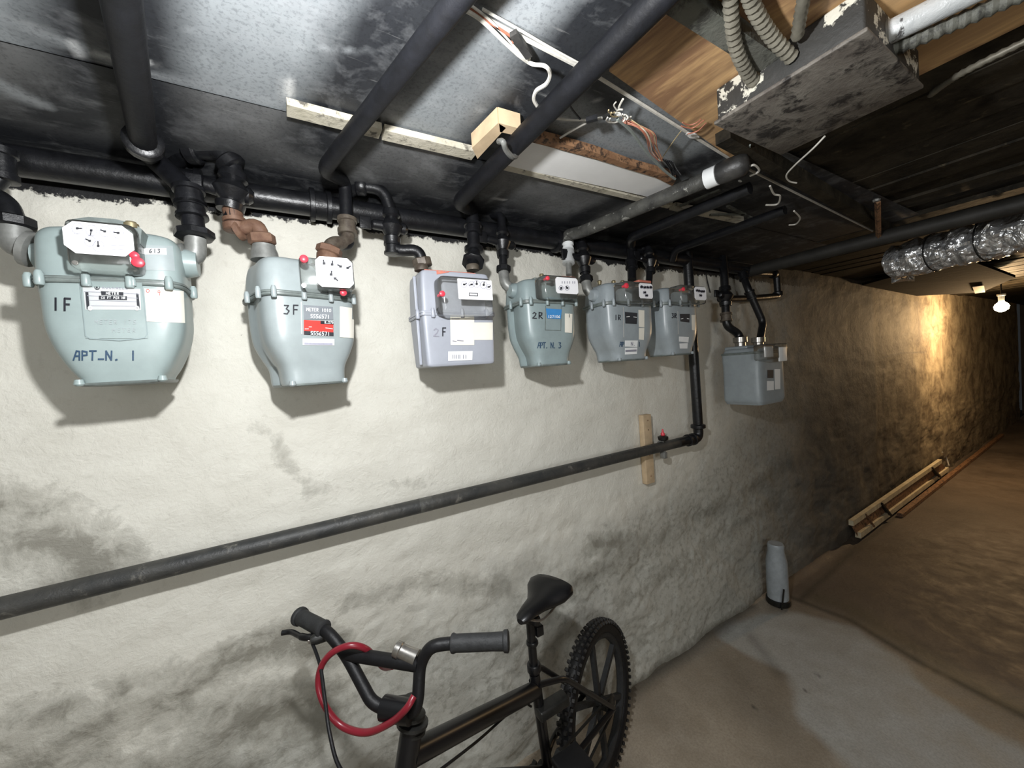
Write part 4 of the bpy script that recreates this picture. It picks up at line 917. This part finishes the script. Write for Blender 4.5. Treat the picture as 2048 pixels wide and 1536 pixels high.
for k, pp in enumerate([((1365, 245), (1378, 250), (1392, 246), (1402, 238)), ((1362, 252), (1385, 256), (1408, 240)), ((1375, 268), (1395, 262), (1412, 246))]):
    wire(Hc(2.035, *pp), .0014, 'wirered', ['short red wire curl by the box corner, uppermost of three', 'short red wire by the box corner, middle of three', 'short red wire by the box corner, lowest of three'][k])
wire(Hc(2.03, (1325, 315), (1345, 285), (1362, 262)), .0012, 'wireyel', 'thin tan wire rising from the tangle toward the box')
wire(Hc(1.98, (1650, 272)) + Hc(1.97, (1625, 298), (1590, 330), (1573, 350), (1578, 362), (1593, 366)), .0020, 'wirewhite', 'loose white wire hanging below the big peeling box')
wire(Hc(2.03, (1500, 290), (1499, 318)), .0022, 'wiregrey', 'short grey wire standing at the end cap of the patchy pipe')
for k, pp in enumerate([((1540, 372), (1548, 388), (1560, 392), (1555, 408), (1532, 410)), ((1588, 422), (1600, 436), (1592, 448), (1578, 450)), ((1490, 338), (1508, 330), (1518, 342), (1500, 352))]):
    wire(Hc(2.0, *pp), .0028, 'wirewhite', ['white wire hook on the dark ceiling, middle of three', 'white wire hook on the dark ceiling, lowest of three', 'pale wire scrap at the end of the patchy pipe'][k])
for k, (x_, y_, w_) in enumerate([(1385, 271, .03), (1543, 340, .012), (1480, 362, .012), (1275, 462, .012), (1300, 460, .014)]):
    p = H(x_, y_, 2.046); g = G(); g.lathe(p, (0, 0, 1), [(-.002, w_ * .5), (0, w_ * .6), (.003, w_ * .3)], 7); g.xf(Matrix.Translation(p) @ Matrix.Diagonal((1.4, .5, 1, 1)) @ Matrix.Translation(-p))
    g.mk('plaster_chip', 'drywall', ceil)
# loose lath strips between the two far ceiling pipes
for k, (a_, b_) in enumerate([((1345, 400), (1410, 375)), ((1360, 412), (1440, 380)), ((1340, 432), (1430, 398)), ((1400, 418), (1470, 400)), ((1420, 430), (1490, 428)), ((1455, 412), (1510, 440))]):
    G().bar(H(*a_, 2.035), H(*b_, 2.035), .010, .006).mk('lath', 'joist', ceil, smooth=False)
# large dark pipe across the ceiling, its hanger post
bp = thing('crossing_pipe', 'thick sooty pipe crossing the ceiling in front of the foil duct', 'pipe', (2.15, -.1, 1.985))
M['sootpipe'] = simple('sooty_pipe', (.03, .028, .024), .6, 0, .4, 14, .4, 40)
G().tube([H(1462, 552, 1.985), H(1755, 478, 1.985), H(2200, 370, 1.985)], .032, 16).mk('pipe', 'sootpipe', bp)
hp = thing('hanger_post', 'rusty hanger post above the crossing pipe, left of the foil duct', 'hanger', tuple(H(1757, 440, 2.0)))
G().bar(H(1757, 478, 1.985), H(1755, 402, 2.045) + Vector((0, 0, 0)), .016, .012, (1, 0, 0)).mk('post', 'brownedge', hp); G().lathe(H(1753, 403, 2.04), (0, 0, 1), [(0, .010), (.006, .012), (.01, .008)], 8).mk('bolt_head', 'galv', hp)
# foil duct
fd = thing('foil_duct', 'crumpled silver foil duct under the dark ceiling at the right', 'duct', tuple(H(1900, 500, 1.94)))
A_, B_ = H(1775, 528, 1.94), H(2200, 425, 1.94); n_ = 90; rgs = []
ax = (B_ - A_).normalized(); sx_ = ax.cross(Vector((0, 0, 1))).normalized(); sz_ = Vector((0, 0, 1))
for i in range(n_):
    t_ = i / (n_ - 1); c_ = A_.lerp(B_, t_); ring = []
    for j in range(36):
        a_ = 2 * PI * j / 36; dirv = sx_ * math.cos(a_) + sz_ * math.sin(a_)
        nn = float(fbm(np.array([[t_ * 16, math.cos(a_) * 1.6, math.sin(a_) * 1.6]]), 3, 77)[0]) - .5
        ridge = abs(math.sin(t_ * 23 + a_ * .6)); rr = .086 * (1 + .55 * nn - .22 * (1 - ridge) ** 3) * min(1, .35 + t_ * 16)
        ring.append(c_ + dirv * rr)
    rgs.append(ring)
g = G(); g.rings(rgs); g.mk('foil_sleeve', 'foil', fd, smooth=False)
g = G(); c_ = H(1805, 550, 1.90); g.rings([[c_ + sx_ * a * .05 + ax * (b * .045) + Vector((0, 0, h + .012 * a * b)) for a, b in ((-1, -.8), (.2, -1), (1, -.5), (.9, .7), (-.2, 1), (-1, .6))] for h in (-.035, -.01, .03)]); g.mk('foil_flap', 'foil', fd, smooth=False)
for t_ in (.30, .56): 
    c_ = A_.lerp(B_, t_); G().tube([c_ + (sx_ * math.cos(a) + sz_ * math.sin(a)) * .09 for a in np.linspace(0, 2 * PI, 25)], .003, 6).mk('tie_wire', 'darkmetal', fd)
# sagging board below the duct
sb = G(); z_ = 1.975
sb.rings([[Vector((x_, y_, zz + h)) for x_, y_, zz in ((4.1, -.03, 2.01), (5.5, -.03, 1.98), (5.8, -.40, 1.95), (4.9, -.7, 1.96), (3.6, -.65, 2.01))] for h in (0, .02)])
M['brownsheet'] = blotchy('dark_brown_sheet', (.004, .003, .002), (.010, .007, .005), (.04, .025, .016), 5, .64, .74, .9)
sb.mk('sagging_sheet', 'brownsheet', smooth=False, label='dark brown sheet sagging under the ceiling between foil duct and bulb', cat='sheet')
G().bar((5.0, -.50, 1.945), (5.6, -.42, 1.935), .06, .004).mk('torn_paper', 'cream', label='torn pale paper under the sagging brown sheet', cat='paper')

# bulb
bpnt = W(2003, 613, .46)
lb = thing('light_bulb', 'lit bare bulb near the wall at the far end', 'lamp', tuple(bpnt))
G().lathe(bpnt, (0, 0, 1), [(-.055, .002), (-.05, .02), (-.03, .045), (0, .052), (.025, .042), (.045, .022), (.055, .018)], 20).mk('globe', 'bulb', lb)
G().lathe(bpnt + Vector((0, 0, .055)), (0, 0, 1), [(0, .02), (.05, .022), (.055, .03), (.07, .03)], 16).mk('socket', 'label_white', lb)
G().cyl(bpnt + Vector((0, 0, .12)), (bpnt.x, bpnt.y, 2.06), .006).mk('cord', 'black', lb)
bl = light('bulb_light', 'POINT', tuple(bpnt - Vector((0, 0, .12))), 66, (1.0, .66, .34), .05)

# ------------------------------------------------------------------ low on the wall
pb_ = thing('pine_board', 'short upright pine board behind the long wall pipe', 'board', (1.44, 0, 1.1))
G().box((1.410, -.034, .935), (1.466, -.006, 1.262), .003).mk('plank', 'wood', pb_)
for z_ in (1.235, 1.19, 1.07, .97): G().lathe((1.44, -.036, z_), (0, 1, 0), [(0, .002), (.003, .004), (.006, .004)], 8).mk('knot', 'brownedge', pb_)
cl = thing('pipe_clamp', 'grey pipe clamp with small red-tipped valve on the wall pipe', 'clamp', (1.49, -.07, zl))
G().tube([Vector((1.487, -.07 + .027 * math.sin(a), zl + .027 * math.cos(a))) for a in np.linspace(-.3, PI + .6, 16)], .005, 8).mk('hook', 'galv', cl)
G().box((1.478, -.085, zl - .055), (1.502, -.06, zl - .026), .003).mk('foot', 'galv', cl)
G().lathe((1.495, -.07, zl + .026), (0, 0, 1), [(0, .012), (.006, .022), (.02, .024), (.026, .012)], 12).mk('valve_body', 'darkmetal', cl)
G().lathe((1.495, -.07, zl + .052), (0, 0, 1), [(0, .009), (.008, .010), (.016, .005), (.03, .003)], 10).mk('valve_tip', 'red', cl, label='red tip')

# canister in the corner
c_ = W(1554, 1150, .085); c_ = Vector((c_.x, -.085, 0.012))
hh = W(1552, 1090, .085).z
cn = thing('canister', 'pale grey canister with narrow top standing against the wall on the floor', 'canister', tuple(c_))
G().lathe(c_, (0, 0, 1), [(0, .050), (.004, .056), (hh * .45, .056), (hh * .70, .055), (hh * .80, .048), (hh * .86, .043), (hh * .93, .042), (hh * .97, .044), (hh, .039)], 24).mk('body', 'canister', cn)
G().lathe(c_, (0, 0, 1), [(0, .062), (.006, .064), (.03, .062), (.032, .056)], 24).mk('base_ring', 'darkmetal', cn)
G().bar(c_ + Vector((-.06, -.045, .0)), c_ + Vector((-.045, -.055, .12)), .008, .006, (0, 1, 0)).mk('bracket', 'darkmetal', cn)

# lumber rack on the floor
def rail(a, b, w_, h_, name, mat, par): return G().bar(a, b, w_, h_).mk(name, mat, par, smooth=False)
r1a, r1b = H(1716, 1070, .05), H(1893, 938, .05)
r2a, r2b = W(1702, 1046, .045), W(1880, 922, .045)
lr = thing('lumber_frame', 'long yellowish frame of two rails with cross ties, on the floor along the wall', 'frame', tuple(r1a))
rail(r1a, r1b, .035, .045, 'rail', 'oldwood', lr); rail(r2a, r2b, .03, .04, 'rail', 'oldwood', lr)
g = G(); g.add([r1a, r1b, r2b, r2a, r1a + Vector((0, .004, -.012)), r1b + Vector((0, .004, -.012)), r2b + Vector((0, .004, -.012)), r2a + Vector((0, .004, -.012))], [(0, 1, 2, 3), (4, 5, 6, 7), (0, 1, 5, 4), (1, 2, 6, 5), (2, 3, 7, 6), (3, 0, 4, 7)]); g.mk('tray', 'brownedge', lr, smooth=False)
for t_ in (.10, .24, .84):
    a_ = r1a.lerp(r1b, t_) + Vector((0, -.022, 0)); b_ = r2a.lerp(r2b, t_) + Vector((0, -.01, .01)); rail(a_, b_, .035 if t_ > .15 else .012, .014, 'cross_tie', 'darkmetal' if t_ > .15 else 'brownedge', lr)
wire([r1b + Vector((.1, 0, .02)), r1b + Vector((.1, .02, .12)), r2b + Vector((.1, 0, .08))], .006, 'wirewhite', 'bent pale wire sticking up at the far end of the lumber frame')
lp = thing('floor_board', 'long brown board on the floor running to the far end beside the wall', 'board', tuple(H(1760, 1060, .02)))
G().bar(H(1800, 1030, .02), H(2004, 870, .02), .04, .03).mk('plank', 'brownedge', lp, smooth=False)
G().bar(H(1890, 925, .02) + Vector((0, .09, 0)), H(2000, 868, .02) + Vector((0, .07, 0)), .04, .05).mk('plank', 'brownedge', lp, smooth=False)

# ------------------------------------------------------------------ bicycle
T_ = Vector((.918, .397, 0)).normalized(); N_ = Vector((-T_.y, T_.x, 0)); UP = Vector((0, 0, 1))
hub = H(1197, 1402, .275); J = H(1070, 1366, .60); SC = H(795, 1420, .885); HT = H(824, 1452, .84); HB = Vector((HT.x - .035, HT.y - .015, .72)); BB = Vector((J.x + .035, J.y + .015, .29))
FH = Vector((HT.x - .13, HT.y - .06, .275))
bk = thing('bicycle', 'black bicycle parked by the wall with high-rise handlebar', 'bicycle', (hub.x, hub.y, 0))
def wheel(c, t, up, name):
    n = t.cross(up).normalized(); R0 = .240
    def P(a, r, o=0): return c + (t * math.cos(a) + up * math.sin(a)) * r + n * o
    w_ = G(); N1 = 64
    w_.rings([[P(2 * PI * i / N1, R0 + .024 * math.cos(b), .024 * math.sin(b)) for b in np.linspace(0, 2 * PI, 12, endpoint=False)] for i in range(N1 + 1)], False)
    wh = w_.mk(name, 'rubber', bk)
    k_ = G()
    for i in range(66):
        for o_, rr, da in ((-.021, .0165, 0), (.021, .0165, 0), (-.0085, .0225, .5), (.0085, .0225, .5)):
            a = 2 * PI * (i + da) / 66; p = P(a, R0 + rr, o_); rad = (t * math.cos(a) + up * math.sin(a)); tan = (-t * math.sin(a) + up * math.cos(a))
            side = (n * (1 if o_ > 0 else -1) * (.8 if abs(o_) > .015 else .1) + rad).normalized()
            k_.rings([[p + side * h + tan * sa * .0058 * f_ + n.cross(tan).cross(tan) * 0 + side.cross(tan).normalized() * sb_ * .0055 * f_ for sa, sb_ in ((-1, -1), (1, -1), (1, 1), (-1, 1))] for h, f_ in ((-.002, 1), (.0065, .8))])
    k_.mk('tread_knobs', 'tread', wh, smooth=False, kind='stuff')
    g = G(); g.rings([[P(2 * PI * i / N1, R0 - .030 + a_, b_) for a_, b_ in ((.012, -.013), (.012, .013), (-.002, .015), (-.010, .008), (-.010, -.008), (-.002, -.015))] for i in range(N1 + 1)], False); g.mk('rim', 'grip', wh)
    for k in range(6):
        a = 2 * PI * k / 6 + .5; g = G(); g.rings([[P(a + s_ * hw, r, o_) for s_, o_ in ((-1, -.009), (1, -.009), (1, .009), (-1, .009))] for r, hw in ((.025, .42), (.06, .14), (.13, .06), (.215, .045), (.228, .07))]); g.mk('spoke', 'grip', wh)
    G().cyl(c - n * .04, c + n * .04, .022).mk('hub', 'darkmetal', wh); G().cyl(c - n * .06, c + n * .06, .006).mk('axle', 'chrome', wh)
    return wh
wheel(hub, T_, (UP + N_ * .08).normalized(), 'rear_wheel'); st_ = Vector((.707, .707, 0)); wheel(FH, st_, UP, 'front_wheel')
def btube(name, pts, r, mat='bike', rad=.03, **k): return G().tube(fillet(pts, rad), r, 16).mk(name, mat, bk, **k)
btube('top_tube', [HT + Vector((-.01, -.003, -.05)), J + Vector((0, 0, -.02))], .0225); btube('down_tube', [HB + Vector((0, 0, .03)), BB], .020)
btube('seat_tube', [J + UP * .03, BB], .0155); btube('head_tube', [HT, HB], .021); btube('seat_post', [J + UP * .02, Vector((J.x - .003, J.y, .815))], .0125)
for z_, r_, h_ in ((.035, .020, .022), (.115, .0175, .010)): G().lathe(J + UP * z_, UP, [(0, r_ * .9), (.003, r_), (h_, r_), (h_ + .003, r_ * .9)]).mk('seat_clamp', 'bike', bk)
G().box((J.x + .012, J.y - .012, J.z + .135), (J.x + .036, J.y + .008, J.z + .165), .003).mk('reflector_bracket', 'bike', bk)
for s_ in (-1, 1):
    btube('seat_stay', [J + N_ * s_ * .012, J + T_ * .09 + N_ * s_ * .045 - UP * .03, hub + N_ * s_ * .058], .0085); btube('chain_stay', [BB + N_ * s_ * .02, BB + T_ * .1 + N_ * s_ * .045, hub + N_ * s_ * .058], .009)
    n2 = Vector((st_.y, -st_.x, 0)); btube('fork_blade', [HB - UP * .01, HB + n2 * s_ * .05 - UP * .03, FH + n2 * s_ * .055], .0125)
for a_, r_ in ((.0, .030), (.016, .026), (-.016, .024)): G().lathe(HT + UP * a_, (HT - HB), [(0, r_ * .85), (.003, r_), (.009, r_), (.011, r_ * .8)], 20).mk('headset', 'darkmetal', bk)
# stem and bars
G().cyl(HT + UP * .02, HT + UP * .055, .0145).mk('steerer', 'darkmetal', bk)
stm = G(); stm.bar(HT + UP * .035, SC, .034, .03); stm.mk('stem', 'darkmetal', bk)
BD = Vector((.707, -.707, 0)); G().cyl(SC - BD * .03, SC + BD * .03, .021).mk('stem_clamp', 'bike', bk)
Lp = [H(655, 1262, 1.0), H(692, 1308, .96), H(742, 1402, .895), SC - BD * .035, SC + BD * .035, H(836, 1400, .91), H(840, 1325, .965), H(862, 1292, 1.0), H(895, 1287, 1.0)]
lo_, ro_ = H(598, 1232, 1.0), H(1018, 1282, 1.0)
btube('handlebar', [lo_] + Lp + [ro_], .0115, 'rubber', rad=.04)
btube('crossbar', [H(690, 1307, .962), H(838, 1330, .962)], .0125, 'rubber')
def grip(a, b, **k):
    d = (b - a); g = G(); g.tube([a, a + d * .02, a + d * .05, a + d * .1, a + d * .3, a + d * .7, a + d * .9, a + d * .92, a + d * .985, b], [.012, .0165, .0175, .0155, .0158, .0155, .0162, .019, .0195, .016], 18); return g.mk('grip', 'grip', bk, **k)
grip(Lp[0] + (lo_ - Lp[0]) * .1, lo_); gr_ = grip(Lp[-1] + (ro_ - Lp[-1]) * .05, ro_)
G().lathe(H(790, 1296, .985), (H(832, 1316, .97) - H(790, 1296, .985)), [(0, .012), (.002, .015), (.012, .0155), (.014, .0135), (.03, .014), (.048, .016)], 18).mk('lamp_bracket', 'chrome', bk, label='dull silver round bracket')
# brake lever and cable
lv = G(); lv.tube(catmull([H(632, 1272, .985), H(615, 1275, .985), H(600, 1272, .985), H(582, 1264, .985), H(564, 1266, .985)], 6), [.007] * 12 + [.0055] * 13, 10).mk('brake_lever', 'bike', bk)
G().lathe(H(652, 1268, .985), (H(625, 1280, .985) - H(652, 1268, .985)), [(0, .014), (.02, .012), (.03, .008)], 12).mk('lever_mount', 'darkmetal', bk); G().lathe(H(622, 1282, .98), (H(618, 1278, .98) - H(622, 1282, .98)), [(0, .003), (.002, .006), (.008, .006)], 10).mk('barrel_adjuster', 'chrome', bk)
btube('brake_cable', catmull([H(622, 1280, .98), H(640, 1330, .96), H(650, 1400, .93), H(660, 1470, .90), H(682, 1540, .86), H(740, 1600, .80), FH + Vector((0, 0, .33))], 8), .0032, 'rubber', rad=.002)
btube('rear_brake_cable', catmull([HT + Vector((.0, -.03, -.09)), HT.lerp(J, .4) - UP * .09, HT.lerp(J, .8) - UP * .045, J + Vector((-.03, -.02, -.04))], 8), .003, 'rubber', rad=.002)
# saddle
nose = H(1040, 1240, .835)
D_ = (T_ * .99 - UP * .04).normalized(); rg = []
for u, wd, hd, dz in ((0, .010, .010, -.004), (.012, .020, .018, 0), (.05, .026, .024, .004), (.10, .034, .028, .004), (.135, .052, .032, .006), (.165, .070, .036, .012), (.195, .076, .036, .018), (.215, .066, .030, .022), (.226, .03, .016, .022)):
    c_ = nose + D_ * u * .86 + UP * dz; rg.append([c_ + N_ * wd * math.cos(a) + UP * (hd * .55 * math.sin(a) if math.sin(a) > 0 else hd * .9 * math.sin(a)) for a in np.linspace(0, 2 * PI, 24, endpoint=False)])
sa = G(); sa.rings(rg); sadd = sa.mk('saddle', 'bike', bk)
for s_ in (-1, 1): G().tube(fillet([nose + D_ * .03 - UP * .012 + N_ * s_ * .01, nose + D_ * .07 - UP * .035 + N_ * s_ * .02, nose + D_ * .13 - UP * .035 + N_ * s_ * .022, nose + D_ * .19 - UP * .01 + N_ * s_ * .03], .02), .0035, 8).mk('saddle_rail', 'chrome', sadd)
G().lathe(Vector((J.x - .003, J.y, .795)) - N_ * .03, N_, [(0, .012), (.005, .016), (.055, .016), (.06, .012)]).mk('saddle_clamp', 'bike', sadd)
# drive
G().lathe(BB - N_ * .035, N_, [(0, .02), (.07, .02)]).mk('bottom_bracket', 'darkmetal', bk)
cr = G(); cc_ = BB - N_ * .045; cr.rings([[cc_ + (T_ * math.cos(2 * PI * i / 72) + UP * math.sin(2 * PI * i / 72)) * r - N_ * o_ for o_, r in ((0, .05), (0, .088 + .004 * (i % 2)), (.003, .088 + .004 * (i % 2)), (.003, .05))] for i in range(73)], False); crk = cr.mk('chainring', 'darkmetal', bk)
for k in range(5): a = 2 * PI * k / 5; G().bar(cc_, cc_ + (T_ * math.cos(a) + UP * math.sin(a)) * .06, .012, .003, N_).mk('spider_arm', 'darkmetal', crk)
G().lathe(hub - N_ * .048, N_, [(0, .03), (.003, .034), (.006, .03)], 24).mk('freewheel', 'darkmetal', bk)
for s_, ang in ((-1, 1.9), (1, 1.9 + PI)):
    e_ = BB + N_ * s_ * .065 + (T_ * math.cos(ang) + UP * math.sin(ang)) * .15; G().bar(BB + N_ * s_ * .055, e_, .02, .012, N_).mk('crank_arm', 'darkmetal', bk)
    pc = e_ + N_ * s_ * .05; G().box((pc.x - .045, pc.y - .04, pc.z - .01), (pc.x + .045, pc.y + .04, pc.z + .01), .005).mk('pedal', 'rubber', bk)
ch = []
for i in range(9): a = PI / 2 + PI * i / 8; ch.append(cc_ + (T_ * math.cos(a) + UP * math.sin(a)) * .092)
h2 = hub - N_ * .045
for i in range(9): a = -PI / 2 + PI * i / 8; ch.append(h2 + (T_ * math.cos(a) + UP * math.sin(a)) * .036)
ch.append(ch[0]); G().tube(ch, .0045, 6).mk('chain', 'darkmetal', bk)
G().box((J.x - .005, J.y - .03, J.z - .10), (J.x + .10, J.y + .01, J.z - .07), .006).mk('brake_caliper', 'darkmetal', bk)
# red cable lock looped through the bars
def PL(u, v, c): r = ray(u, v); n = np.array([1., 1., 0.]); return Vector(CAM + r * ((c - n @ CAM) / (n @ r)))
lk = thing('cable_lock', 'red cable lock looped round the bicycle handlebar', 'lock', tuple(PL(740, 1380, -.37)))
lpts = [PL(828, 1392, -.40), PL(812, 1418, -.42), PL(780, 1446, -.42), PL(732, 1465, -.42), PL(684, 1452, -.42), PL(652, 1415, -.42), PL(637, 1370, -.41), PL(644, 1330, -.40), PL(668, 1303, -.39), PL(702, 1291, -.375), PL(732, 1298, -.35), PL(752, 1318, -.31), PL(768, 1334, -.31), PL(786, 1332, -.34)]
G().tube(catmull(lpts, 8), .0062, 12).mk('cable', 'redcable', lk)
